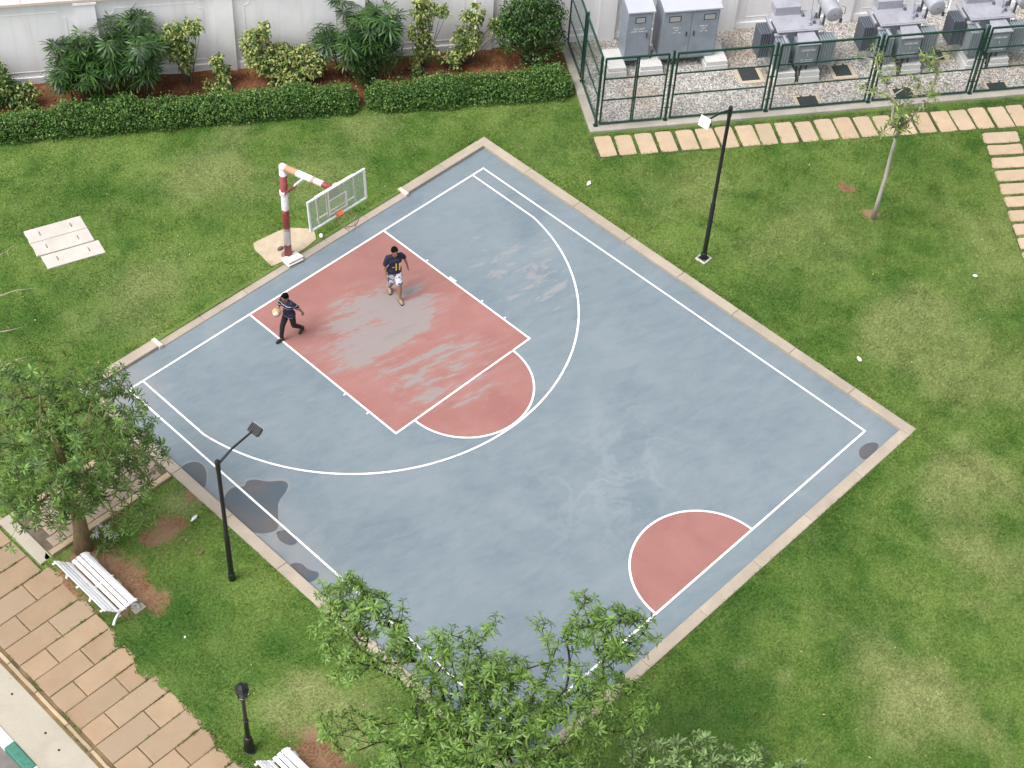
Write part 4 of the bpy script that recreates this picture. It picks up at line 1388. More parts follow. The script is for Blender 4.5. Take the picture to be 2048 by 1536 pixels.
# ================================================================== LAMPS
M_BLK = simple('lamp_black', (.010, .011, .012), .35, var=.2)
M_ALU = simple('lamp_grey', (.16, .17, .19), .4, .3, .1)
def flood_lamp(base, hgt, dirv, arm_len, head_pitch, label, white_face, plate):
    root = thing('floodlight_post', label, 'lamp post', base, math.atan2(dirv[1], dirv[0]), 'tall floodlight posts beside the court')
    b_ = MB(); b_.lathe([(.065, .0), (.065, hgt * .38), (.05, hgt * .385), (.05, hgt)], 14); b_.build('pole', M_BLK, root, True).data.set_sharp_from_angle(angle=R(40))
    b_ = MB(); b_.lathe([(.085, .0), (.085, .22), (.066, .25)], 12); b_.build('pole_sleeve', M_BLK, root)
    b_ = MB(); b_.box(-.19, .19, -.17, .17, -.06, .025 if plate else -.03, .008); b_.build('footing', simple('lamp_footing', (.42, .41, .38), .85, var=.15), root)
    if plate:
        b_ = MB(); b_.box(-.12, .12, -.12, .12, .026, .045, .004); b_.build('base_plate', M_BLK, root)
        for sx in (-1, 1):
            for sy in (-1, 1):
                b_ = MB(); b_.lathe([(.016, .045), (.016, .075), (.005, .078)], 6, (sx * .095, sy * .095)); b_.build('anchor_bolt', M_ALU, root)
        for a in range(4):
            c_, s_ = math.cos(a * PI / 2), math.sin(a * PI / 2)
            b_ = MB(); b_.prism([(c_ * .06 - s_ * .006, s_ * .06 + c_ * .006), (c_ * .06 + s_ * .006, s_ * .06 - c_ * .006), (c_ * .115 + s_ * .006, s_ * .115 - c_ * .006), (c_ * .115 - s_ * .006, s_ * .115 + c_ * .006)], .046, .15); b_.build('gusset', M_BLK, root)
    b_ = MB(); b_.lathe([(.06, hgt - .28), (.06, hgt), (.045, hgt + .03), (.03, hgt + .05)], 12); b_.build('top_collar', M_BLK, root)
    b_ = MB(); b_.tube([(0, 0, hgt - .1), (arm_len * .4, 0, hgt + .06), (arm_len, 0, hgt + .13)], [.035, .028, .024], 8); b_.build('arm', M_BLK, root)
    hd = bpy.data.objects.new('lamp_head', None); COL.objects.link(hd); hd.parent = root
    hd.location = (arm_len + .04, 0, hgt + .11); hd.rotation_euler = (0, R(head_pitch), 0)
    hd.scale = (.95, .8, 1.0) if white_face else (.85, .8, .8)
    b_ = MB()
    if white_face:                      # flared hood
        vs = [(-.16, -.09, -.07), (-.16, .09, -.07), (-.16, .09, .07), (-.16, -.09, .07), (.05, -.20, -.15), (.05, .20, -.15), (.05, .16, .14), (.05, -.16, .14)]
        b_.add(vs, [(0, 1, 2, 3), (7, 6, 5, 4), (0, 4, 5, 1), (1, 5, 6, 2), (2, 6, 7, 3), (3, 7, 4, 0)])
    else:
        b_.box(-.06, .05, -.19, .19, -.14, .14, .02)
    b_.build('housing', simple('hood_white', (.55, .55, .55), .45) if white_face else simple('lamp_dark', (.05, .053, .06), .45), hd)
    b_ = MB()
    for i in range(0 if white_face else 7): b_.box(-.10, -.061, -.16 + .05 * i, -.145 + .05 * i, -.12, .12)
    build_each(b_, 'heat_fin', MATS.get('lamp_dark') or M_ALU, hd)
    b_ = MB(); b_.box(.051, .065, -.20, .20, -.15, .15, .006); b_.build('bezel', simple('bezel_white', (.70, .70, .70), .4) if white_face else simple('bezel_light', (.45, .46, .48), .4), hd)
    b_ = MB(); b_.box(.066, .074, -.17, .17, -.12, .12, .003); b_.build('glass', simple('lamp_reflector', (.78, .78, .77), .15, var=.03) if white_face else M_GLASS, hd)
    b_ = MB(); b_.box(-.03, .03, -.215, -.191, -.03, .03); b_.box(-.03, .03, .191, .215, -.03, .03); build_each(b_, 'yoke', M_BLK, hd)
    return root
p1 = at(1407, 517, .07); p2 = at(464, 1158, .07)
flood_lamp((p1.x, p1.y, .07), 5.40, (1, .02), 1.02, -18, 'black floodlight post with pale lamp face, right of the court', True, True)
flood_lamp((p2.x, p2.y, .07), 4.33, (-1, -.06), 1.08, 55, 'black floodlight post with grey finned head, left of the court', False, False)
p3 = at(499, 1500, .07)
gl = thing('garden_lamp', 'short black garden lamp post with hexagonal lantern beside the stone path', 'garden lamp', (p3.x, p3.y, .06))
b_ = MB(); b_.lathe([(.15, 0), (.15, .04), (.12, .06), (.105, .35), (.09, .52), (.075, .55), (.06, .56)], 12); b_.build('base', M_BLK, gl, True).data.set_sharp_from_angle(angle=R(40))
b_ = MB(); b_.lathe([(.055, .56), (.05, 1.2), (.065, 1.22), (.065, 1.25), (.045, 1.27), (.038, 2.05)], 12); b_.build('shaft', M_BLK, gl, True).data.set_sharp_from_angle(angle=R(40))
b_ = MB(); b_.lathe([(.035, 2.05), (.06, 2.12), (.09, 2.15), (.10, 2.17)], 12); b_.build('neck', M_BLK, gl)
lan = bpy.data.objects.new('lantern', None); COL.objects.link(lan); lan.parent = gl; lan.location = (0, 0, 2.17)
b_ = MB(); b_.lathe([(.095, 0), (.105, .03), (.10, .035)], 6); b_.build('lantern_tray', simple('lantern_tray', (.33, .34, .36), .4), lan)
b_ = MB(); b_.lathe([(.09, .036), (.135, .30)], 6); b_.build('lantern_glass', simple('smoked_glass', (.035, .04, .055), .1, var=.1), lan)
for i in range(6):
    a = 2 * PI * i / 6
    b_ = MB(); b_.tube([(.098 * math.cos(a), .098 * math.sin(a), .03), (.145 * math.cos(a), .145 * math.sin(a), .31)], .011, 5); b_.build('lantern_bar', M_BLK, lan)
b_ = MB(); b_.lathe([(.165, .305), (.165, .325), (.10, .40), (.04, .45), (.02, .47), (.025, .50), (.005, .53)], 6); b_.build('lantern_roof', M_BLK, lan)

# ================================================================== BENCHES
M_BW = simple('bench_white', (.74, .74, .77), .45, var=.05, scale=9)
M_BP = simple('bench_pad', (.36, .35, .29), .9, var=.15, scale=6)
# profile: distance behind the front edge, height
SEAT = [(.02, .415), (.115, .450), (.235, .437), (.355, .418)]
BACK = [(.50, .465), (.60, .565), (.69, .68), (.79, .79)]
def bench(x, y, length, label, rz):
    root = thing('garden_bench', label, 'bench', (x, y, .06), rz, 'white slatted benches along the stone path')
    # local x = from front edge to back, local y = along the bench
    def slat(name, c, ang, wd=.098, th=.024):
        M4 = Matrix.Translation((c[0], 0, c[1])) @ Matrix.Rotation(-ang, 4, 'Y')
        b_ = MB(); b_.box(-wd / 2, wd / 2, -length / 2, length / 2, -th / 2, th / 2, .006, M4); b_.build(name, M_BW, root)
    for i, c in enumerate(SEAT):
        slat('seat_slat', c, (R(32), R(2), R(-8), R(-4))[i])
    for i, c in enumerate(BACK):
        slat('back_slat', c, (R(42), R(50), R(50), R(38))[i])
    for yy_ in (-length / 2 + .06, 0, length / 2 - .06):
        b_ = MB()
        b_.tube([(-.05, yy_, .37), (-.03, yy_, .40), (.06, yy_, .425), (.2, yy_, .415), (.36, yy_, .395), (.45, yy_, .41), (.55, yy_, .49), (.64, yy_, .60), (.73, yy_, .71), (.82, yy_, .80), (.90, yy_, .82)], [.026, .022, .02, .02, .024, .02, .02, .02, .02, .022, .028], 8)
        b_.build('seat_frame', M_BW, root, True)
        pts = [(-.06, yy_, .0), (-.055, yy_, .08), (-.02, yy_, .20), (.06, yy_, .30), (.18, yy_, .375), (.30, yy_, .395), (.42, yy_, .36), (.52, yy_, .28), (.60, yy_, .16), (.635, yy_, .07), (.65, yy_, .0)]
        b_ = MB(); b_.tube(pts, [.042, .034, .03, .03, .03, .03, .03, .03, .032, .036, .044], 8); b_.build('leg_arch', M_BW, root, True)
        for x0, x1 in ((-.20, .10), (.52, .80)):
            b_ = MB(); b_.box(x0, x1, yy_ - .09, yy_ + .09, -.06, .018, .006); b_.build('foot_pad', M_BP, root)
        b_ = MB()      # cast scrolls between leg and seat
        for c_, rr_, s_ in (((.08, .20), .05, 0), ((.47, .22), .05, 180), ((.28, .31), .04, 90)):
            pts = [(c_[0] + rr_ * (1 - t * .07) * math.cos(R(s_ + t * 40)), yy_, c_[1] + rr_ * (1 - t * .07) * math.sin(R(s_ + t * 40))) for t in range(11)]
            b_.tube(pts, .010, 5)
        build_each(b_, 'scroll', M_BW, root)
    return root
bench(10.47, 4.74, 1.92, 'white slatted garden bench near the big leaning tree', 0)
bench(10.47, 11.92, 1.92, 'white slatted garden bench cut off by the bottom edge', 0)

# ================================================================== VEGETATION HELPERS
def frames(D):
    """orthonormal side / up for direction array D (n,3)"""
    D = D / np.linalg.norm(D, axis=1, keepdims=True)
    up = np.tile(np.array([0, 0, 1.0]), (len(D), 1))
    up[np.abs(D[:, 2]) > .93] = (1, 0, 0)
    S = np.cross(D, up); S /= np.linalg.norm(S, axis=1, keepdims=True)
    return D, S, np.cross(S, D)
def leaf_arrays(P, D, L, Wd, col, droop=.25, roll=None, rng=nrg):
    """folded pointed leaves: 6 vertices, 4 triangles each"""
    n = len(P)
    D, S, U = frames(D)
    if roll is not None:
        c, s = np.cos(roll)[:, None], np.sin(roll)[:, None]
        S, U = S * c + U * s, U * c - S * s
    L = np.broadcast_to(L, n)[:, None]; Wd = np.broadcast_to(Wd, n)[:, None]
    dr = np.broadcast_to(droop, n)[:, None]
    z = np.array([0, 0, 1.0])
    V = np.empty((n, 6, 3))
    V[:, 0] = P
    m1, m2 = P + D * L * .38 - z * dr * L * .12, P + D * L * .72 - z * dr * L * .42
    V[:, 1] = m1 + S * Wd * .5 + U * Wd * .12
    V[:, 2] = m1 - S * Wd * .5 + U * Wd * .12
    V[:, 3] = m2 + S * Wd * .42 + U * Wd * .1
    V[:, 4] = m2 - S * Wd * .42 + U * Wd * .1
    V[:, 5] = P + D * L - z * dr * L * .9
    F = np.array([(0, 1, 2), (1, 3, 4), (1, 4, 2), (3, 5, 4)])
    F = (F[None] + (np.arange(n) * 6)[:, None, None]).reshape(-1, 3)
    C = np.repeat(col, 6, 0).reshape(n, 6, 3).copy()
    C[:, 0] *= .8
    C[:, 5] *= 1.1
    return V.reshape(-1, 3), F, C.reshape(-1, 3)
def joined(lists):
    Vs, Fs, Cs, o = [], [], [], 0
    for V, F, C in lists:
        Vs.append(V); Fs.append(F + o); Cs.append(C); o += len(V)
    return np.concatenate(Vs), np.concatenate(Fs), np.concatenate(Cs)
def rand_dirs(n, rng=nrg):
    v = rng.standard_normal((n, 3))
    return v / np.linalg.norm(v, axis=1, keepdims=True)
def rosette(n, L, Wd, c0, c1, tilt=(5, 55), droop=.35, seed=0):
    """a whorl of narrow leaves round the z axis"""
    g_ = np.random.default_rng(seed)
    a = np.arange(n) * 2.399 + g_.uniform(-.2, .2, n)
    el = np.radians(g_.uniform(tilt[0], tilt[1], n))
    D = np.stack([np.cos(a) * np.cos(el), np.sin(a) * np.cos(el), np.sin(el)], 1)
    t = g_.random((n, 1))
    col = np.array(c0) * (1 - t) + np.array(c1) * t
    return leaf_arrays(D * .01, D, L * g_.uniform(.75, 1.1, n), Wd * g_.uniform(.85, 1.15, n), col, droop, g_.uniform(-.4, .4, n))
M_BARK = None
def bark(name, col, var=.3):
    k = NT(name)
    o = k.obj()
    a = k.noise(o, 6, 6, .65, .4, ((1, 1, .35),))
    c = k.mix(k.ramp(a, [(.3, 0.0), (.7, 1.0)]), tuple(x * (1 - var) for x in col), tuple(x * (1 + var) for x in col))
    return k.set(c, .9, bump=a, bstr=.6, bdist=.03, spec=.2)

def grow(trunk, tips, r_tip=.006, sag=.12, rng=rnd, bias=.55, expo=2.35):
    """attach every tip to the nearest older node; returns positions, parents, radii, limb ids"""
    pos = [Vector(p) for p in trunk]
    par = [-1] + list(range(len(trunk) - 1))
    limb = [0] * len(trunk)
    root = pos[0]
    top = pos[-1]
    start = max(1, int(len(trunk) * .45))
    order = sorted(tips, key=lambda p: (Vector(p) - top).length)
    nl = 0
    istip = set()
    for p in order:
        p = Vector(p)
        arr = np.array([tuple(q) for q in pos[start:]])
        dv = np.array(p) - arr
        dist = np.linalg.norm(dv, axis=1)
        # prefer nodes nearer to the root than the tip and below it
        cost = dist + bias * np.maximum(0, arr[:, 2] - p.z) + .12 * np.linalg.norm(arr - np.array(top), axis=1)
        j = int(np.argmin(cost)) + start
        a = pos[j]
        L = (p - a).length
        k = max(1, int(L / .35))
        prev = j
        if limb[j] == 0:
            nl += 1; lid = nl
        else:
            lid = limb[j]
        side = Vector((rng.uniform(-1, 1), rng.uniform(-1, 1), rng.uniform(-.3, .6))) * L * .10
        for i in range(1, k + 1):
            t = i / k
            q = a.lerp(p, t) + side * math.sin(PI * t) + Vector((0, 0, -sag * L * math.sin(PI * t)))
            pos.append(q); par.append(prev); limb.append(lid)
            prev = len(pos) - 1
        istip.add(prev)
    n = len(pos)
    ch = [[] for _ in range(n)]
    for i in range(1, n):
        ch[par[i]].append(i)
    ntr = len(trunk)
    for _ in range(3):
        new = list(pos)
        for i in range(ntr, n):
            if ch[i]:
                c = max(ch[i], key=lambda q: len(ch[q]))
                new[i] = pos[i] * .5 + pos[par[i]] * .25 + pos[c] * .25
        pos = new
    rad = [0.0] * n
    for i in range(n - 1, -1, -1):
        if not ch[i]:
            rad[i] = r_tip
        else:
            rad[i] = max(r_tip, sum(rad[c] ** expo for c in ch[i]) ** (1 / expo))
    return pos, par, rad, limb, ch, istip
def branch_meshes(tree, pos, par, rad, limb, ntr, mat, trunk_rad=None, min_nodes=1):
    """trunk mesh and one mesh for each limb"""
    b_ = MB(); b_.tube([p for p in pos[:ntr]], trunk_rad or rad[:ntr], 10); b_.build('trunk', mat, tree, True)
    groups = {}
    for i in range(ntr, len(pos)):
        groups.setdefault(limb[i], []).append(i)
    for lid, idx in groups.items():
        b_ = MB()
        inset = set(idx)
        heads = [i for i in idx if par[i] not in inset]
        nxt = {}
        for i in idx:
            nxt.setdefault(par[i], []).append(i)
        stack = [(par[i], i) for i in heads]
        while stack:
            a, i = stack.pop()
            chain = [a, i]
            while True:
                c = nxt.get(chain[-1], [])
                if not c:
                    break
                c = sorted(c, key=lambda q: -rad[q])
                for o_ in c[1:]:
                    stack.append((chain[-1], o_))
                chain.append(c[0])
            rs = [rad[q] for q in chain]
            rs[0] = min(rs[0], rs[1] * 1.15)
            b_.tube([pos[q] for q in chain], rs, 6 if rs[0] > .02 else 4, True)
        b_.build('branch', mat, tree, True)
def whorl_tree(name, label, cat, base, trunk, trunk_rad, tips, variants, bark_m, scale=(.8, 1.2), maxobj=300, sag=.12, r_tip=.006, bare=0.0, up=.7, mid=.4):
    tree = thing(name, label, cat, base)
    pos, par, rad, limb, ch, istip = grow(trunk, tips, r_tip, sag)
    branch_meshes(tree, pos, par, rad, limb, len(trunk), bark_m, trunk_rad)
    ends = sorted(istip)
    mids = [i for i in range(len(trunk), len(pos)) if i not in istip and rad[i] < r_tip * 2.6 and rnd.random() < mid]
    cl = []
    for i in ends + mids:
        if rnd.random() < bare:
            continue
        dr = (pos[i] - pos[par[i]]).normalized()
        dr = (dr + Vector((rnd.uniform(-.3, .3), rnd.uniform(-.3, .3), up))).normalized()
        cl.append((pos[i], dr, rnd.choice(variants), rnd.uniform(*scale)))
    cam_l = Vector(CAM_C) - Vector(base)
    cl.sort(key=lambda c: (c[0] - cam_l).length)
    rest = []
    for j, (p, dr, me, s_) in enumerate(cl):
        M4 = Matrix.LocRotScale(p, dr.to_track_quat('Z', 'Y') @ Matrix.Rotation(rnd.uniform(0, 6.28), 3, 'Z').to_quaternion(), (s_, s_, s_))
        if j < maxobj:
            o = bpy.data.objects.new('leaf_cluster', me); COL.objects.link(o); o.parent = tree; o.matrix_local = M4
        else:
            n = len(me.vertices)
            co = np.empty(n * 3, np.float32); me.vertices.foreach_get('co', co)
            co = co.reshape(-1, 3)
            A = np.array(M4)
            co = co @ A[:3, :3].T + A[:3, 3]
            fc = np.empty(len(me.polygons) * 3, np.int32); me.loops.foreach_get('vertex_index', fc)
            cc = np.empty(n * 4, np.float32); me.color_attributes['Col'].data.foreach_get('color', cc)
            rest.append((co, fc.reshape(-1, 3), cc.reshape(-1, 4)[:, :3]))
    if rest:
        o = link('foliage', npmesh('foliage', *joined(rest)[:2], variants[0].materials[0], joined(rest)[2]), tree)
        kind(o, 'stuff')
    return tree
def sample_tips(n, centre, radii, seed, shell=.45, cut=None, lobes=5, mind=.0):
    """points in a lumpy ellipsoid"""
    g_ = np.random.default_rng(seed)
    lob = [(rand_dirs(1, g_)[0], g_.uniform(.25, .55)) for _ in range(lobes)]
    out = []
    tries = 0
    while len(out) < n and tries < n * 60:
        tries += 1
        dv = rand_dirs(1, g_)[0]
        k = 1.0
        for a, s_ in lob:
            k -= s_ * .55 * max(0, float(dv @ a) - .62) / .38
        rr_ = (g_.random() ** (1 / 3)) * (1 - shell) + shell * g_.random() ** .3
        rr_ = min(1, rr_) * k
        p = Vector(centre) + Vector((dv[0] * radii[0], dv[1] * radii[1], dv[2] * radii[2])) * rr_
        if cut and not cut(p):
            continue
        if mind and any((p - q).length < mind for q in out):
            continue
        out.append(p)
    return out
def shrub_leaves(P, L, Wd, c0, c1, droop=.4, upw=.3, rng=nrg, centre=None, shade=None):
    n = len(P)
    D = rand_dirs(n, rng)
    if centre is not None:
        o_ = P - np.array(centre); o_ /= np.linalg.norm(o_, axis=1, keepdims=True) + 1e-6
        D = D * .7 + o_ * .6
    D[:, 2] = D[:, 2] + upw
    t = rng.random((n, 1))
    col = np.array(c0) * (1 - t) + np.array(c1) * t
    if shade is not None:
        col = col * shade[:, None]
    return leaf_arrays(P, D, L * rng.uniform(.7, 1.2, n), Wd * rng.uniform(.8, 1.2, n), col, droop, rng.uniform(-1, 1, n))
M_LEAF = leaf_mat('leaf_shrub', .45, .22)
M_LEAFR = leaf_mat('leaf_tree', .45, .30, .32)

# ================================================================== HEDGES
def hedge(name, label, u0, u1, seed, dens=3200):
    g_ = np.random.default_rng(seed)
    root = thing(name, label, 'hedge', WP((u0 + u1) / 2, 2.25, .06))
    base = np.array(WP((u0 + u1) / 2, 2.25, .06))
    Lh = u1 - u0
    n = int(Lh * dens)
    uu = g_.uniform(u0, u1, n)
    # cross-section: lumpy half ellipse, width .5, height .62
    th = g_.uniform(-.1, PI + .1, n)
    lump = .44 + .78 * fbm(uu, th * .7, 1.3, seed) + .38 * fbm(uu, th, 4.0, seed + 4)
    endf = np.clip(np.minimum(uu - u0, u1 - uu) / .35, .35, 1) ** .5
    rr_ = g_.random(n) ** .35
    vv = 2.24 + .16 * (fbm(uu, uu * 0, .5, seed + 2) - .5) + .022 * (uu - 0) * (uu > 3) * .6 + np.cos(th) * .54 * lump * rr_ * endf
    zz = .10 + np.sin(th) * .70 * lump * rr_ * endf + .02 + np.where(g_.random(n) < .10, g_.random(n) ** 2 * .30, 0)
    P = np.stack([W0.x + WU.x * uu + WV.x * vv, W0.y + WU.y * uu + WV.y * vv, np.maximum(zz, .05)], 1) - base + np.array([0, 0, 0])
    hi = (g_.random(n) < .10 + .9 * np.clip(fbm(uu, th, 4.5, seed + 9) - .45, 0, 1)) & (rr_ > .75)
    lv = shrub_leaves(P[~hi], .075, .042, (.038, .105, .022), (.098, .195, .040), .3, .5, g_)
    lv2 = shrub_leaves(P[hi] + np.array([0, 0, .03]), .075, .042, (.13, .23, .045), (.21, .30, .075), .3, .8, g_)
    V, F, C = joined([lv, lv2])
    o = link('foliage', npmesh('foliage', V, F, M_LEAF, C), root); kind(o, 'stuff')
    # woody core and stems
    b_ = MB()
    k_ = int(Lh / .22)
    for i in range(k_):
        uu_ = u0 + .1 + (Lh - .2) * (i + g_.uniform(-.3, .3)) / k_
        p = WP(uu_, 2.24 + g_.uniform(-.1, .1) + .013 * max(0, uu_ - 3), .0) - Vector(base)
        q = p + Vector((g_.uniform(-.25, .25), g_.uniform(-.25, .25), g_.uniform(.3, .5)))
        b_.tube([p, p.lerp(q, .5) + Vector((.02, .02, 0)), q], [.012, .009, .005], 4)
    kind(b_.build('stems', bark('hedge_bark', (.06, .045, .03)), root), 'stuff')
    return root
hedge('hedge', 'long clipped green hedge between the red soil bed and the lawn, left stretch', -11.5, 3.55, 21)
hedge('hedge', 'clipped green hedge stretch ending at the yard fence corner', 3.78, 10.15, 22)

# ================================================================== LADY PALMS
def palm_fan(seed, n=9, L=.45):
    g_ = np.random.default_rng(seed)
    a = np.linspace(-1.9, 1.9, n) + g_.uniform(-.08, .08, n)
    D = np.stack([np.cos(a), np.sin(a), np.full(n, .18)], 1)
    t = g_.random((n, 1))
    col = np.array((.010, .038, .010)) * (1 - t) + np.array((.050, .112, .020)) * t
    return leaf_arrays(D * .02, D, L * g_.uniform(.8, 1.1, n) * (1 - .12 * np.abs(a)), .048, col, .28, g_.uniform(-.3, .3, n))
M_PALM = leaf_mat('leaf_palm', .35, .15, .30)
FANS = [npmesh('palm_fan', *palm_fan(i)[:2], M_PALM, palm_fan(i)[2]) for i in range(40, 46)]
M_CANE = bark('palm_cane', (.07, .06, .035))
def lady_palm(label, u, v, rad, hgt, ncane, nfan, seed):
    g_ = random.Random(seed)
    base = WP(u, v, .1)
    root = thing('lady_palm', label, 'palm', base, 0, 'bushy palms along the wall')
    canes = []
    for i in range(ncane):
        a = g_.uniform(0, 6.28); rr_ = rad * .45 * math.sqrt(g_.random())
        x, y = rr_ * math.cos(a), rr_ * math.sin(a)
        top = Vector((x * 1.9 + g_.uniform(-.1, .1), y * 1.9 + g_.uniform(-.1, .1), hgt * g_.uniform(.55, 1.0) * (1 - .25 * rr_ / rad)))
        b_ = MB(); b_.tube([(x, y, -.1), Vector((x, y, 0)).lerp(top, .5), top], [.016, .014, .01], 5); b_.build('cane', M_CANE, root)
        canes.append((Vector((x, y, 0)), top))
    for j in range(nfan):
        b0, t0 = canes[j % ncane]
        p = b0.lerp(t0, g_.uniform(.35, 1.0) ** .6)
        a = g_.uniform(0, 6.28); el = g_.uniform(-.35, 1.0)
        out = Vector((math.cos(a) * math.cos(el), math.sin(a) * math.cos(el), math.sin(el)))
        tip = p + out * g_.uniform(.12, .30)
        tip.z = max(tip.z, .22)
        o = bpy.data.objects.new('palm_frond', FANS[g_.randrange(6)]); COL.objects.link(o); o.parent = root
        zax = Vector((out.x * .3, out.y * .3, 1)).normalized()
        xax = (out - zax * out.dot(zax)).normalized()
        yax = zax.cross(xax)
        M4 = Matrix((xax, yax, zax)).transposed().to_4x4()
        s_ = g_.uniform(.8, 1.2)
        o.matrix_local = Matrix.Translation(tip) @ M4 @ Matrix.Rotation(g_.uniform(-.6, .6), 4, 'Y') @ Matrix.Scale(s_, 4)
    return root
lady_palm('dark green bushy palm, leftmost of the palms, beside the low shrub at the left edge', -4.55, .85, 1.05, 2.15, 20, 170, 1)
lady_palm('tall dark green bushy palm just right of the leftmost palm', -2.85, .8, 1.1, 2.8, 22, 200, 2)
lady_palm('small palm clump sprouting in front of the two left palms', -3.75, 1.75, .5, .75, 7, 34, 3)
lady_palm('big dark green bushy palm behind the long variegated bush, right of the wall middle', 3.75, .8, 1.3, 2.95, 26, 240, 4)

# ================================================================== SHRUBS ALONG THE WALL
def shrub(name, label, u, v, blobs, seed, kindc, nleaf=1400, L=.10, Wd=.05, group=None, stems=6):
    """blobs: (du, dv, z, ru, rv, rz) crown lumps"""
    g_ = np.random.default_rng(seed)
    base = WP(u - .15, v - .2, .08)
    blobs = [(a, b, c * 1.2 + .05, d_ * 1.25, e * 1.15, f_ * 1.22) for a, b, c, d_, e, f_ in blobs]
    root = thing(name, label, 'shrub', base, 0, group)
    tot = sum(b[3] * b[4] * b[5] for b in blobs)
    Ps = []
    bm_ = MB()
    rg = random.Random(seed)
    for du, dv, z, ru, rv, rz in blobs:
        n = max(60, int(nleaf * 2.0 * (ru * rv * rz) / tot))
        dv_ = rand_dirs(n, g_)
        rad = g_.random(n) ** .4
        # leaves gather in tufts
        nt_ = max(8, n // 11)
        td = rand_dirs(nt_, g_); tr_ = g_.random(nt_) ** .35
        k_ = g_.integers(0, nt_, n)
        q = td[k_] * tr_[k_][:, None] * .93 + dv_ * rad[:, None] * .20
        c = WU * du + WV * dv + Vector((0, 0, z))
        lu, lv, lz = q[:, 0] * ru, q[:, 1] * rv, q[:, 2] * rz
        Ps.append(np.stack([c.x + WU.x * lu + WV.x * lv, c.y + WU.y * lu + WV.y * lv, c.z + lz], 1))
        for i in range(stems):
            t_ = td[rg.randrange(nt_)] * .8
            e = c + WU * t_[0] * ru + WV * t_[1] * rv + Vector((0, 0, t_[2] * rz))
            s0 = Vector((rg.uniform(-.08, .08), rg.uniform(-.08, .08), -.08))
            m_ = s0.lerp(e, .5) + Vector((rg.uniform(-.08, .08), rg.uniform(-.08, .08), .05))
            bm_.tube([s0, m_, e], [.016, .011, .005], 5)
    P = np.concatenate(Ps)
    P[:, 2] = np.maximum(P[:, 2], .06)
    n = len(P)
    cols = kindc
    ls = []
    ci = g_.choice(len(cols), n, p=[c[2] for c in cols])
    for i, (c0, c1, _) in enumerate(cols):
        s_ = ci == i
        if s_.sum():
            ls.append(shrub_leaves(P[s_], L, Wd, c0, c1, .5, .25, g_))
    o = link('foliage', npmesh('foliage', joined(ls)[0], joined(ls)[1], M_LEAF, joined(ls)[2]), root); kind(o, 'stuff')
    build_each(bm_, 'stem', MATS.setdefault('shrub_bark', bark('shrub_bark', (.13, .11, .085))), root)
    return root
YEL, GRN, PAL = ((.36, .38, .12), (.50, .50, .20)), ((.035, .10, .022), (.075, .16, .035)), ((.16, .24, .06), (.27, .34, .10))
VAR = [(*YEL, .38), (*PAL, .27), (*GRN, .35)]
VARL = [(*YEL, .10), (*PAL, .25), (*GRN, .65)]
DRK = [((.022, .066, .014), (.05, .115, .025), .72), ((.075, .15, .03), (.12, .19, .045), .28)]
shrub('variegated_shrub', 'low green and yellow variegated shrub at the left edge by the wall', -7.0, 1.05, [(-.1, 0, .65, .6, .55, .6), (.75, .25, .35, .5, .4, .3), (-.9, 0, .9, .7, .6, .7)], 31, VARL, 3000, .13, .07)
shrub('variegated_shrub', 'tall thin yellow variegated shrub with bare stems right of the two palms', -1.25, .75, [(-.35, 0, 1.45, .33, .28, .35), (-.2, .05, .98, .36, .3, .35), (.25, 0, 1.65, .3, .25, .25), (-.05, .1, .6, .22, .2, .22)], 32, VAR, 1200, .12, .06, None, 4)
shrub('variegated_shrub', 'small bright yellow variegated shrub with green foot below the wall pilaster', -.35, 1.05, [(0, 0, .72, .26, .24, .25), (.1, .1, .45, .3, .26, .2), (-.1, .2, .12, .34, .3, .22)], 33, VAR, 560, .13, .065)
shrub('variegated_shrub', 'wide yellow variegated bush left of the big palm', 1.6, .95, [(-.75, 0, .95, .45, .42, .6), (-.1, .1, .65, .6, .5, .45), (.7, .15, .6, .6, .5, .42), (.1, .3, .35, .7, .4, .3), (-.6, 0, 1.5, .28, .28, .3)], 34, [(*YEL, .45), (*PAL, .30), (*GRN, .25)], 3000, .13, .065)
shrub('dark_green_shrub', 'dark green small-leaved shrub growing in front of the big palm', 4.35, 1.35, [(-.25, 0, .65, .42, .38, .65), (.3, .05, .75, .5, .4, .55), (-.3, .3, .2, .38, .3, .25)], 35, DRK, 1800, .07, .038)
shrub('variegated_shrub', 'thin yellow variegated shrub right of the big palm', 6.0, .85, [(-.1, 0, 1.75, .32, .28, .40), (-.15, .05, 1.05, .33, .3, .4), (0, .15, .55, .36, .3, .3), (-.3, .35, .15, .25, .22, .2), (.45, 0, 1.65, .3, .22, .2)], 36, VAR, 1250, .12, .06, None, 4)
shrub('variegated_shrub', 'yellow variegated shrub with twiggy side branch left of the dark green shrub', 7.45, .85, [(.05, 0, 1.45, .30, .26, .35), (-.15, .1, .75, .42, .34, .4), (.8, .0, 1.05, .35, .25, .22), (-.5, .3, .35, .35, .3, .28)], 37, VAR, 1250, .12, .06, None, 5)
shrub('dark_green_shrub', 'large rounded dark green shrub at the corner of the yard fence', 9.35, 1.15, [(0, 0, 1.35, .9, .7, .75), (-.6, .1, 1.05, .65, .55, .55), (.4, .1, .8, .6, .5, .45), (.1, .45, .35, .5, .4, .3), (.05, 0, 2.0, .7, .55, .5), (-.75, 0, 1.6, .4, .4, .4)], 38, [*DRK], 5200, .09, .05, None, 8)

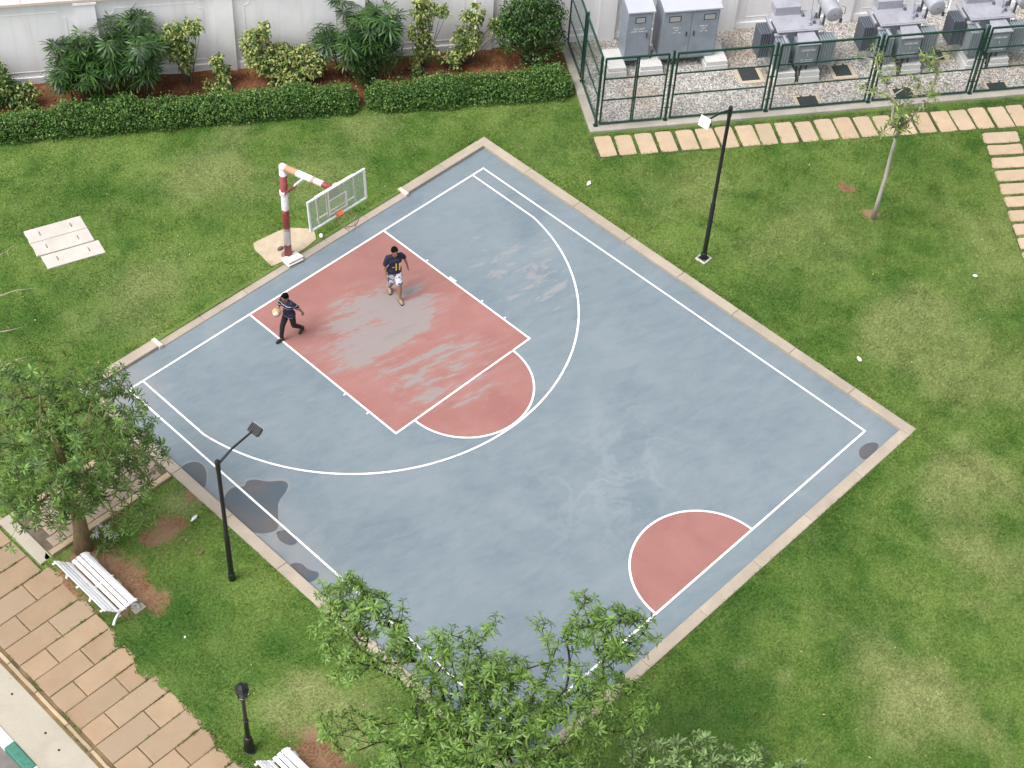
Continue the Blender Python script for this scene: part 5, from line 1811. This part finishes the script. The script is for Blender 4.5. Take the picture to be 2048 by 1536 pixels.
# ================================================================== TREES
def variants(seed, n, L, Wd, c0, c1, mat, tilt=(0, 50), count=8, droop=.35):
    out = []
    for i in range(count):
        q = 1 + (.5 if i % 4 == 0 else 0) * .7
        V, F, C = rosette(n + (i % 3) - 1, L * (1 + .24 * ((i % 3) - 1)), Wd * (1 + .12 * ((i % 2) * 2 - 1)), tuple(x * q for x in c0), tuple(x * q for x in c1), tilt, droop, seed + i)
        out.append(npmesh('leaf_cluster', V, F, mat, C))
    return out
# big leaning tree at the left
tb = at(166, 1098, .06)
rel = lambda p: Vector(p) - tb
trunk = [Vector((0, 0, -.1))] + [rel(at(*q)) for q in ((160, 1050, .8), (148, 1000, 1.55), (134, 950, 2.2), (116, 900, 2.9), (100, 850, 3.45), (92, 800, 3.9))]
tips = sample_tips(640, rel(at(120, 895, 3.5)), (2.3, 2.3, 1.85), 51, .45, lambda p: p.z > .9, 6)
tips += sample_tips(70, rel(at(255, 985, 2.3)), (1.1, 1.1, .9), 52, .4)
tips += sample_tips(55, rel(at(200, 770, 4.2)), (.8, .8, .6), 54, .3)
tips += sample_tips(60, rel(at(60, 770, 4.3)), (1.0, 1.0, .7), 55, .3)
tips += sample_tips(50, rel(at(285, 890, 3.2)), (.75, .75, .6), 56, .3)
tips += sample_tips(65, rel(at(70, 990, 2.6)), (1.2, 1.2, .8), 53, .4)
tips += [rel(at(*q)) for q in ((268, 780, 4.0), (258, 772, 4.1), (222, 748, 4.1), (150, 690, 4.4), (165, 672, 4.4), (120, 700, 4.5), (330, 905, 3.0), (300, 850, 3.4), (20, 1095, 1.8), (10, 1080, 1.7), (205, 1075, .8), (230, 1062, .8))]
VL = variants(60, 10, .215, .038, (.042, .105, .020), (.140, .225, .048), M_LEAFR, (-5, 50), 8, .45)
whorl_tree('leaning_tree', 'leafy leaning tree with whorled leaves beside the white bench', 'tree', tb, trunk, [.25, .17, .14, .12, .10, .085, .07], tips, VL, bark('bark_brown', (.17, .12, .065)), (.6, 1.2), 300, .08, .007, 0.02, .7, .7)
# big spreading tree at the bottom edge
tb2 = Vector((8.75, 15.45, .06))
rel2 = lambda p: Vector(p) - tb2
trunk = [Vector((0, 0, -.1)), Vector((.02, -.02, .7)), Vector((-.02, -.05, 1.4)), Vector((-.05, -.12, 2.0)), Vector((-.08, -.2, 2.6))]
tips = []
for cpx, cpy, cz, rh, rv_, nn in ((735, 1270, 4.7, 1.15, .8, 80), (700, 1200, 4.9, .75, .55, 40), (900, 1360, 4.4, 1.2, .95, 95), (1010, 1400, 4.2, 1.1, .9, 85), (1170, 1290, 4.9, 1.0, .8, 46), (1240, 1260, 4.9, .8, .6, 40), (1110, 1480, 3.9, 1.3, 1.0, 95), (860, 1500, 3.4, 1.3, .9, 85), (1240, 1400, 4.2, .8, .7, 40), (980, 1540, 3.4, 1.5, .8, 80), (700, 1460, 3.4, .8, .6, 26)):
    tips += sample_tips(int(nn * 3.0), rel2(at(cpx, cpy, cz)), (rh, rh, rv_), 70 + cpx, .35, lambda p: p.z > 1.2, 3)
tips += sample_tips(9, rel2(at(1165, 1195, 5.1)), (.28, .28, .3), 91, .3) + sample_tips(7, rel2(at(980, 1245, 4.9)), (.28, .28, .3), 92, .3) + sample_tips(8, rel2(at(1080, 1250, 4.8)), (.3, .3, .3), 93, .3)
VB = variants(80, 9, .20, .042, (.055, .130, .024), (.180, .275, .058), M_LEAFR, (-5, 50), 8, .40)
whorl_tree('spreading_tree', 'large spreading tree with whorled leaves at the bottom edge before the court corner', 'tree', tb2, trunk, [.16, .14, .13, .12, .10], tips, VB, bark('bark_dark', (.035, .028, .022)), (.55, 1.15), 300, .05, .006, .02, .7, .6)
# pale-leaved tree at the bottom right
tb3 = at(1440, 1760, .06)
rel3 = lambda p: Vector(p) - tb3
trunk = [Vector((0, 0, -.1)), Vector((.03, 0, .7)), Vector((0, .03, 1.4)), Vector((-.03, 0, 1.9))]
tips = []
for cpx, cpy, cz, rh, rv_, nn in ((1390, 1530, 3.5, .7, .5, 55), (1500, 1555, 3.4, .7, .5, 55), (1580, 1560, 3.3, .5, .4, 26), (1300, 1520, 3.2, .7, .55, 45), (1440, 1600, 3.1, 1.2, .7, 60)):
    tips += sample_tips(int(nn * 1.5), rel3(at(cpx, cpy, cz)), (rh, rh, rv_), 170 + cpx, .3, None, 3)
VS = variants(90, 10, .17, .042, (.075, .145, .042), (.23, .31, .12), M_LEAFR, (10, 65), 6, .25)
whorl_tree('pale_leaved_tree', 'pale silvery green leaved tree top at the bottom edge, right of the large tree', 'tree', tb3, trunk, [.10, .09, .08, .07], tips, VS, MATS.get('bark_dark') or bark('bark_grey', (.07, .06, .05)), (.8, 1.2), 300, .05, .006, .05)
# thin young tree on the right
tb4 = at(1746, 437, .06)
H4 = 3.0
trunk = [Vector((0, 0, -.1)), Vector((.01, .02, .8)), Vector((-.02, .03, 1.6)), Vector((-.03, 0, 2.3)), Vector((0, .02, 2.7)), Vector((.05, .03, 3.1))]
rel4 = lambda p: Vector(p) - tb4
tips = [rel4(at(*q)) for q in ((1752, 105, 5.9), (1745, 118, 5.8), (1760, 130, 5.6), (1738, 185, 4.8), (1750, 180, 4.9), (1788, 150, 5.4), (1782, 140, 5.6), (1830, 165, 5.2), (1850, 112, 6.0), (1868, 105, 6.0), (1875, 118, 5.9), (1860, 130, 5.7), (1840, 125, 5.8), (1855, 180, 4.9), (1870, 175, 5.0), (1865, 198, 4.6), (1800, 210, 4.6), (1812, 205, 4.6), (1805, 222, 4.4), (1795, 235, 4.1), (1785, 240, 4.0), (1775, 250, 3.9), (1810, 245, 4.0), (1820, 250, 3.9), (1800, 255, 3.8), (1835, 235, 4.2), (1845, 215, 4.4), (1780, 225, 4.2), (1825, 170, 5.1), (1880, 150, 5.3))]
tips += [t_ + Vector((rnd.uniform(-.3, .3), rnd.uniform(-.3, .3), rnd.uniform(-.3, .3))) for t_ in tips for _ in range(2)]
VY = variants(110, 8, .20, .045, (.08, .14, .03), (.20, .26, .07), M_LEAFR, (-10, 60), 6, .4)
whorl_tree('young_tree', 'thin young tree with pale trunk and sparse leaves before the yard fence', 'tree', tb4, trunk, [.075, .065, .06, .055, .05, .04], tips, VY, bark('bark_pale', (.36, .33, .28), .18), (.7, 1.15), 300, .0, .013, .0, .7, 1.0)
# bare twigs of a tree standing just outside the left edge
tb5 = at(-230, 900, .06)
bt = thing('bare_tree', 'pale leafless twigs reaching in from beyond the left edge', 'tree', tb5)
M_TW = bark('bark_twig', (.34, .31, .22), .15)
crown5 = at(-200, 700, 3.0) - tb5
b_ = MB(); b_.tube([(0, 0, -.1), (.03, .02, 1.0), crown5 * .55 + Vector((0, 0, .3)), crown5], [.10, .09, .075, .06], 9); b_.build('trunk', M_TW, bt, True)
for pts in (((-90, 590, 3.4), (0, 510, 3.6), (14, 503, 3.6), (28, 489, 3.6)), ((-80, 650, 3.2), (0, 592, 3.4), (30, 581, 3.4), (72, 576, 3.45)), ((-70, 680, 3.1), (0, 664, 3.2), (22, 660, 3.2), (45, 654, 3.2)), ((-60, 770, 3.0), (0, 738, 3.2), (30, 720, 3.3), (62, 712, 3.3))):
    q = [crown5] + [at(*p) - tb5 for p in pts]
    b_ = MB(); b_.tube(q, [.04, .024, .016, .011, .006], 6); br = b_.build('branch', M_TW, bt, True)
    for t_ in (2, 3):
        e = q[t_] + Vector((rnd.uniform(-.2, .1), rnd.uniform(-.1, .25), rnd.uniform(-.05, .2)))
        b_ = MB(); b_.tube([q[t_], q[t_].lerp(e, .5) + Vector((0, 0, .02)), e], [.009, .007, .004], 5); b_.build('twig', M_TW, br, True)

# white spider lily at the foot of the leaning tree
lb = at(212, 1088, .06)
lil = thing('spider_lily', 'flowering plant with white spidery petals at the foot of the leaning tree', 'plant', lb)
for i in range(4):
    V, F, C = rosette(10, .34, .035, (.06, .13, .03), (.14, .22, .05), (20, 75), .7, 300 + i)
    o = link('leaf_tuft', npmesh('leaf_tuft', V, F, M_LEAF, C), lil, (rnd.uniform(-.2, .25), rnd.uniform(-.2, .2), .02), rnd.uniform(0, 6))
for i in range(5):
    V, F, C = rosette(9, .15, .018, (.55, .48, .52), (.72, .70, .70), (-10, 50), .8, 320 + i)
    p = Vector((rnd.uniform(-.22, .18), rnd.uniform(-.2, .2), rnd.uniform(.32, .5)))
    o = link('flower', npmesh('flower', V, F, M_LEAF, C), lil, p, rnd.uniform(0, 6))
    b_ = MB(); b_.tube([(p.x * .5, p.y * .5, 0), p], [.008, .006], 5); b_.build('flower_stalk', M_CANE, lil)

# ================================================================== PEOPLE
def remesh(mb, voxel, smooth=3, cut=None):
    me = mb.mesh('tmp')
    o = bpy.data.objects.new('tmp', me); COL.objects.link(o)
    m_ = o.modifiers.new('r', 'REMESH'); m_.mode = 'VOXEL'; m_.voxel_size = voxel
    if smooth:
        s_ = o.modifiers.new('s', 'SMOOTH'); s_.iterations = smooth; s_.factor = .5
    dg = bpy.context.evaluated_depsgraph_get()
    out = bpy.data.meshes.new_from_object(o.evaluated_get(dg))
    bpy.data.objects.remove(o)
    if cut:
        bm = bmesh.new(); bm.from_mesh(out)
        for co, no in cut:
            bmesh.ops.bisect_plane(bm, geom=bm.verts[:] + bm.edges[:] + bm.faces[:], plane_co=co, plane_no=no, clear_outer=True)
        bm.to_mesh(out); bm.free()
    out.polygons.foreach_set('use_smooth', [True] * len(out.polygons))
    return out
M_SKIN = simple('skin', (.25, .135, .085), .5, var=.06, scale=12)
M_HAIR = simple('hair_black', (.004, .0035, .0035), .95, var=.3, scale=40)
M_HAIR.node_tree.nodes['Principled BSDF'].inputs['Specular IOR Level'].default_value = .1
def hand(mb, wr, dirv, palm_n, thumb_side, curl):
    """palm, four fingers and a thumb; dirv along the hand, palm_n out of the palm, thumb_side to the thumb"""
    dv = Vector(dirv).normalized(); pn = Vector(palm_n).normalized(); ts = Vector(thumb_side).normalized()
    wr = Vector(wr)
    k = wr + dv * .085
    for t in (-.028, -.009, .01, .028):
        mb.caps(wr + ts * t * .7, k + ts * t, .016, .013, 8)
    for t, L_ in ((.030, .070), (.010, .078), (-.010, .072), (-.029, .056)):
        a = k + ts * t
        b = a + (dv * math.cos(curl * .5) + pn * math.sin(curl * .5)) * L_ * .5
        c = b + (dv * math.cos(curl * 1.4) + pn * math.sin(curl * 1.4)) * L_ * .5
        mb.caps(a, b, .0095, .009, 8); mb.caps(b, c, .009, .0075, 8)
    a = wr + dv * .03 + ts * .032
    b = a + (dv * .6 + ts * .75 + pn * .2).normalized() * .04
    c = b + (dv * .85 + ts * .25 + pn * .45 * (1 + curl)).normalized() * .035
    mb.caps(a, b, .013, .011, 8); mb.caps(b, c, .011, .009, 8)
def person(name, label, loc, yaw, scale, J, head_yaw, head_pitch, top_m, bottom_m, bottom_len, shoe_m, hands):
    root = thing(name, label, 'person', loc, yaw)
    root.scale = (scale,) * 3
    g_ = {k: Vector(v) for k, v in J.items()}
    b_ = MB()
    # trunk of the body
    b_.caps(g_['pelvis'] + Vector((0, .055, 0)), g_['pelvis'] + Vector((0, -.055, 0)), .105, .105, 14)
    b_.caps(g_['pelvis'], g_['chest'], .115, .12, 14)
    b_.caps(g_['chest'] + Vector((0, .065, .0)), g_['chest'] + Vector((0, -.065, .0)), .112, .112, 14)
    b_.caps(g_['shL'] + Vector((0, -.03, 0)), g_['shR'] + Vector((0, .03, 0)), .062, .062, 12)
    b_.caps(g_['neck'] - Vector((0, 0, .06)), g_['head'] - Vector((0, 0, .05)), .056, .05, 12)
    for s in 'LR':
        b_.caps(g_['hip' + s], g_['knee' + s], .083, .056, 12)
        b_.caps(g_['knee' + s], g_['knee' + s].lerp(g_['ank' + s], .35), .055, .056, 12)
        b_.caps(g_['knee' + s].lerp(g_['ank' + s], .35), g_['ank' + s], .056, .036, 12)
        f_ = g_['toe' + s]
        b_.caps(g_['ank' + s] - Vector((0, 0, .03)), f_, .036, .028, 10)
        b_.caps(g_['sh' + s], g_['elb' + s], .050, .039, 12)
        b_.caps(g_['elb' + s], g_['wri' + s], .039, .027, 12)
        hand(b_, g_['wri' + s], *hands[s])
    # head with face, turned
    H = Matrix.Translation(g_['head']) @ Matrix.Rotation(head_yaw, 4, 'Z') @ Matrix.Rotation(head_pitch, 4, 'Y')
    hb = MB()
    hb.ell((0, 0, .025), (.098, .078, .105), 18)
    hb.ell((.028, 0, -.045), (.068, .060, .075), 16)
    hb.caps((.085, 0, .01), (.108, 0, -.03), .010, .015, 8)
    hb.ell((.092, 0, -.068), (.014, .024, .010), 10)
    for sy in (-1, 1):
        hb.ell((-.008, sy * .080, -.01), (.020, .010, .032), 10)
        hb.ell((.082, sy * .03, .028), (.016, .022, .009), 8)
    b_.add([tuple(H @ Vector(v)) for v in hb.v], hb.f)
    me = remesh(b_, .0065, 4); me.materials.append(M_SKIN)
    body = link('body', me, root)
    # eyes and mouth
    for sy in (-1, 1):
        e = MB(); e.ell((.0865, sy * .030, .008), (.011, .015, .008), 8)
        q = MB(); q.add([tuple(H @ Vector(v)) for v in e.v], e.f); q.build('eye', M_HAIR, root, True)
    e = MB(); e.ell((.099, 0, -.068), (.010, .020, .004), 8)
    q = MB(); q.add([tuple(H @ Vector(v)) for v in e.v], e.f); q.build('mouth', simple('lips', (.12, .045, .035), .5), root, True)
    hr = MB(); hr.ell((-.012, 0, .048), (.106, .090, .100), 18); hr.ell((-.045, 0, .0), (.070, .084, .090), 14); hr.ell((.03, 0, .105), (.07, .07, .04), 12)
    hq = MB(); hq.add([tuple(H @ Vector(v)) for v in hr.v], hr.f)
    me = remesh(hq, .009, 2, [(H @ Vector((.062, 0, .055)), (H.to_3x3() @ Vector((.75, 0, -.62))).normalized())])
    me.materials.append(M_HAIR); link('hair', me, root)
    # shirt
    c_ = MB()
    c_.caps(g_['pelvis'] + Vector((0, .06, .0)), g_['pelvis'] + Vector((0, -.06, .0)), .140, .140, 14)
    c_.caps(g_['pelvis'] + Vector((0, 0, .02)), g_['chest'], .138, .132, 14)
    c_.caps(g_['chest'] + Vector((0, .075, .0)), g_['chest'] + Vector((0, -.075, .0)), .128, .128, 14)
    c_.caps(g_['shL'] + Vector((0, -.02, -.005)), g_['shR'] + Vector((0, .02, -.005)), .074, .074, 12)
    for s in 'LR':
        c_.caps(g_['sh' + s], g_['sh' + s].lerp(g_['elb' + s], .78), .070, .070, 12)
    hem = g_['pelvis'] + Vector((0, 0, -.06))
    me = remesh(c_, .010, 3, [(hem, (0, 0, -1)), (g_['neck'] + Vector((.01, 0, .035)), (.25, 0, .97))])
    me.materials.append(top_m); shirt = link('shirt', me, root)
    # shorts or trousers
    c_ = MB()
    c_.caps(g_['pelvis'] + Vector((0, .06, -.01)), g_['pelvis'] + Vector((0, -.06, -.01)), .122, .122, 14)
    for s in 'LR':
        kn, an = g_['knee' + s], g_['ank' + s]
        if bottom_len < 1:
            c_.caps(g_['hip' + s], g_['hip' + s].lerp(kn, bottom_len), .104, .100, 12)
        else:
            c_.caps(g_['hip' + s], kn, .104, .074, 12); c_.caps(kn, kn.lerp(an, .86), .074, .058, 12)
    me = remesh(c_, .010, 3); me.materials.append(bottom_m); link('trousers' if bottom_len >= 1 else 'shorts', me, root)
    for s in 'LR':
        a, t = g_['ank' + s], g_['toe' + s]
        dv = (t - a); dv.z = 0; dv.normalize()
        sh = MB()
        heel = a - Vector((0, 0, .045)) - dv * .045
        toe = t + dv * .03
        sh.caps(heel, heel.lerp(toe, .5), .046, .048, 12); sh.caps(heel.lerp(toe, .5), toe, .050, .040, 12)
        sh.caps(a - Vector((0, 0, .03)), heel.lerp(toe, .35), .046, .044, 12)
        me = remesh(sh, .009, 2); me.materials.append(shoe_m[0]); so = link('shoe', me, root)
        sl_ = MB(); low = Vector((0, 0, -.028))
        sl_.caps(heel + low, heel.lerp(toe, .5) + low, .050, .052, 12, 1.0); sl_.caps(heel.lerp(toe, .5) + low, toe + low, .053, .043, 12)
        me = remesh(sl_, .010, 1, [(heel.lerp(toe, .5) + low + Vector((0, 0, .012)), (0, 0, 1))]); me.materials.append(shoe_m[1]); link('sole', me, so)
    return root, shirt
fa, fb = at(791, 602, .0), at(786, 580, .0)
yaw = math.atan2(fa.y - fb.y, fa.x - fb.x) + R(6)
k = NT('shorts_print'); o_ = k.obj()
pn = k.noise(o_, 11, 2, .5, .8)
k.set(k.mix(k.ramp(pn, [(.50, 0.0), (.54, 1.0)]), (.60, .61, .66), (.09, .10, .17)), .8); M_SHORT = k.m
M_NAVY = simple('navy_cotton', (.012, .012, .035), .85, var=.2, scale=8)
mid = fa.lerp(fb, .5)
p1, sh1 = person('person', 'person in navy shirt with yellow print and patterned white shorts, walking', (mid.x, mid.y, .005), yaw, 1.05,
    dict(pelvis=(0, 0, .94), chest=(.02, 0, 1.30), neck=(.03, 0, 1.47), head=(.06, 0, 1.625), shL=(.01, .175, 1.425), shR=(.03, -.175, 1.425), elbL=(-.11, .30, 1.19), wriL=(-.03, .36, .97), elbR=(.02, -.25, 1.15), wriR=(.10, -.24, .91),
         hipL=(0, .09, .90), hipR=(0, -.09, .90), kneeL=(.17, .10, .50), kneeR=(.04, -.09, .48), ankL=(.24, .09, .09), ankR=(-.20, -.08, .15), toeL=(.36, .10, .045), toeR=(-.09, -.09, .05)),
    R(14), R(8), M_NAVY, M_SHORT, .80, (simple('sandal_tan', (.27, .20, .145), .7), simple('sole_black', (.012, .012, .013), .7)),
    dict(L=((.15, .1, -1), (1, -.3, .2), (1, .3, 0), .6), R=((.2, .05, -1), (0, 1, 0), (1, 0, 0), .35)))
# yellow print on the chest
M_YEL = simple('print_yellow', (.62, .42, .09), .7, var=.08)
for i, (tx, sz, zz, yy_) in enumerate((('II', .36, 1.29, .02), ('I', .13, 1.31, -.09))):
    o = text('print', tx, sz, M_YEL, p1, (0.30, yy_, zz), (PI / 2, 0, PI / 2) if i == 0 else (PI / 2, R(90), PI / 2))
    mo = o.modifiers.new('wrap', 'SHRINKWRAP'); mo.target = sh1; mo.wrap_method = 'PROJECT'; mo.use_project_x = False; mo.use_project_y = False; mo.use_project_z = True; mo.use_negative_direction = True; mo.use_positive_direction = False; mo.offset = .006; mo.wrap_mode = 'OUTSIDE'
fa, fb = at(566, 685, .0), at(599, 660, .0)
yaw = math.atan2(fa.y - fb.y, fa.x - fb.x)
k = NT('striped_shirt'); sp = k.n('SeparateXYZ'); k.l(k.obj(), sp.inputs[0])
zf = k.math('MULTIPLY', k.math('SUBTRACT', sp.outputs[2], .8), 1.4)
k.set(k.ramp(zf, [(0, (.012, .012, .032)), (.092, (.5, .5, .53)), (.118, (.012, .012, .032)), (.595, (.5, .5, .53)), (.620, (.012, .012, .032)), (.73, (.42, .42, .46)), (.752, (.012, .012, .032))], 'CONSTANT'), .85)
M_STRIPE = k.m
M_BT = simple('black_trousers', (.006, .006, .007), .8)
mid = fa.lerp(fb, .5)
p2, sh2 = person('person', 'person in navy striped shirt and black trousers carrying a ball', (mid.x, mid.y, .005), yaw, .97,
    dict(pelvis=(.02, 0, .92), chest=(.06, 0, 1.28), neck=(.08, 0, 1.45), head=(.13, 0, 1.60), shL=(.05, .17, 1.40), shR=(.07, -.17, 1.40), elbL=(-.10, .25, 1.17), wriL=(-.22, .27, .95), elbR=(.14, -.25, 1.14), wriR=(.34, -.14, 1.05),
         hipL=(.02, .09, .89), hipR=(.02, -.09, .89), kneeL=(-.03, .10, .47), kneeR=(.22, -.09, .50), ankL=(-.33, .09, .17), ankR=(.30, -.08, .09), toeL=(-.25, .10, .05), toeR=(.42, -.09, .045)),
    R(-4), R(12), M_STRIPE, M_BT, 1.0, (simple('shoe_black', (.010, .010, .011), .5), simple('shoe_sole', (.05, .05, .052), .7)),
    dict(L=((-.2, .05, -1), (0, -1, 0), (1, 0, 0), .4), R=((.8, .45, -.25), (.1, .3, .95), (-.3, .9, .2), .75)))
# the ball, resting on the forward hand against the chest
bp = Matrix.Translation((mid.x, mid.y, .005)) @ Matrix.Rotation(yaw, 4, 'Z') @ Vector((.41 * .97, -.07 * .97, (1.05 + .145) * .97))
ball = thing('ball', 'tan and cream basketball held by the person in the striped shirt', 'ball', bp)
k = NT('ball_skin'); sp = k.n('SeparateXYZ'); k.l(k.obj(), sp.inputs[0])
k.set(k.mix(k.ramp(k.math('ABSOLUTE', sp.outputs[0]), [(.30, 0.0), (.34, 1.0)]), (.60, .47, .33), (.36, .15, .09)), .6)
k2_ = k.m
b_ = MB(); b_.ell((0, 0, 0), (.12, .12, .12), 20); b_.build('ball_skin', simple('ball_tan', (.50, .33, .21), .6, var=.1), ball, True)
b_ = MB(); b_.ell((.022, .03, .01), (.108, .085, .085), 18); b_.build('ball_panel', simple('ball_cream', (.66, .58, .46), .6, var=.05), ball, True)
for ax in range(3):
    pts = []
    for i in range(33):
        a = 2 * PI * i / 32
        c, s_ = .1195 * math.cos(a), .1195 * math.sin(a)
        pts.append([(c, s_, 0), (0, c, s_), (s_, 0, c)][ax])
    b_ = MB(); b_.tube(pts, .0028, 5, False); b_.build('seam', M_HAIR, ball)

# ================================================================== LITTER AND FALLEN LEAVES
def litter(px_, py_, label, size, col, rz, cat='litter', z=.10):
    p = at(px_, py_, z)
    g_ = np.random.default_rng(int(px_ * 7 + py_))
    b_ = MB(); b_.ell((0, 0, 0), (size[0], size[1], size[2]), 9)
    b_.v = [tuple(np.array(v) * (1 + g_.uniform(-.22, .22))) for v in b_.v]
    o = b_.build('paper_scrap', simple('litter_%d' % px_, col, .6, var=.08), None)
    o.location = (p.x, p.y, z + size[2] * .5); o.rotation_euler = (0, 0, rz)
    return tag(o, label, cat, 'scraps lying on the lawn')
litter(1178, 367, 'white crumpled scrap on the lawn between the court corner and the stepping stones', (.10, .055, .035), (.72, .72, .72), .3)
litter(1718, 718, 'white scrap on the lawn beside the right kerb of the court', (.09, .05, .03), (.72, .70, .66), 1.2)
litter(388, 1037, 'white scrap on the lawn left of the finned floodlight post', (.11, .04, .035), (.72, .72, .72), .2)
litter(642, 472, 'white scrap on the grass strip below the backboard', (.09, .05, .035), (.74, .72, .70), .9)
litter(402, 1105, 'brown dry leaf on the lawn near the foot of the finned floodlight post', (.08, .045, .018), (.16, .10, .05), .2)
litter(1950, 552, 'white scrap on the lawn near the right edge by the steps', (.07, .045, .03), (.70, .70, .68), 2.0)
litter(492, 1408 - 20, 'small white scrap on the lawn left of the garden lamp lantern', (.03, .07, .02), (.70, .70, .66), .5)
litter(370, 1274, 'small white scrap in the dark lawn right of the bench', (.035, .022, .012), (.70, .70, .66), .8)
NF = 120
fx = nrg.uniform(-22, 11, NF * 6); fy = nrg.uniform(-10, 20, NF * 6)
u_, v_ = wuv(fx, fy)
ok = in_hull(fx, fy) & ~((fx > CX0 - .05) & (fx < CX1 + .05) & (fy > CY0 - .05) & (fy < CY1 + .05)) & ~((u_ > 10.1) & (v_ < 4.7)) & ~((u_ < 10.3) & (v_ < 2.9))
fx, fy = fx[ok][:NF], fy[ok][:NF]
P = np.stack([fx, fy, np.full(len(fx), .105)], 1)
D = rand_dirs(len(fx)); D[:, 2] *= .25
t = nrg.random((len(fx), 1))
col = np.where(t < .55, np.array((.48, .46, .24)), np.where(t < .8, np.array((.30, .20, .09)), np.array((.45, .42, .34))))
V, F, C = leaf_arrays(P, D, nrg.uniform(.04, .085, len(fx)), nrg.uniform(.018, .032, len(fx)), col, .0, nrg.uniform(-.6, .6, len(fx)))
o = link('fallen_leaves', npmesh('fallen_leaves', V, F, M_LEAF, C)); kind(o, 'stuff', 'small pale fallen leaves scattered over the lawn')

NL = 1500
lu = nrg.uniform(-9, 10.1, NL); lv = nrg.uniform(.15, 2.2, NL)
lx, ly = W0.x + WU.x * lu + WV.x * lv, W0.y + WU.y * lu + WV.y * lv
lz = .085 + (fbm(lx, ly, 1.2, 3) - .4) * .12 + (fbm(lx, ly, 6, 5) - .5) * .05 + .02
D = rand_dirs(NL); D[:, 2] *= .25
t = nrg.random((NL, 1))
col = np.where(t < .5, np.array((.16, .095, .05)), np.where(t < .8, np.array((.07, .045, .03)), np.array((.30, .24, .13))))
V, F, C = leaf_arrays(np.stack([lx, ly, lz], 1), D, nrg.uniform(.05, .12, NL), nrg.uniform(.025, .05, NL), col, .0, nrg.uniform(-.6, .6, NL))
o = link('leaf_litter', npmesh('leaf_litter', V, F, M_LEAF, C)); kind(o, 'stuff', 'dry brown leaves lying on the red soil bed')
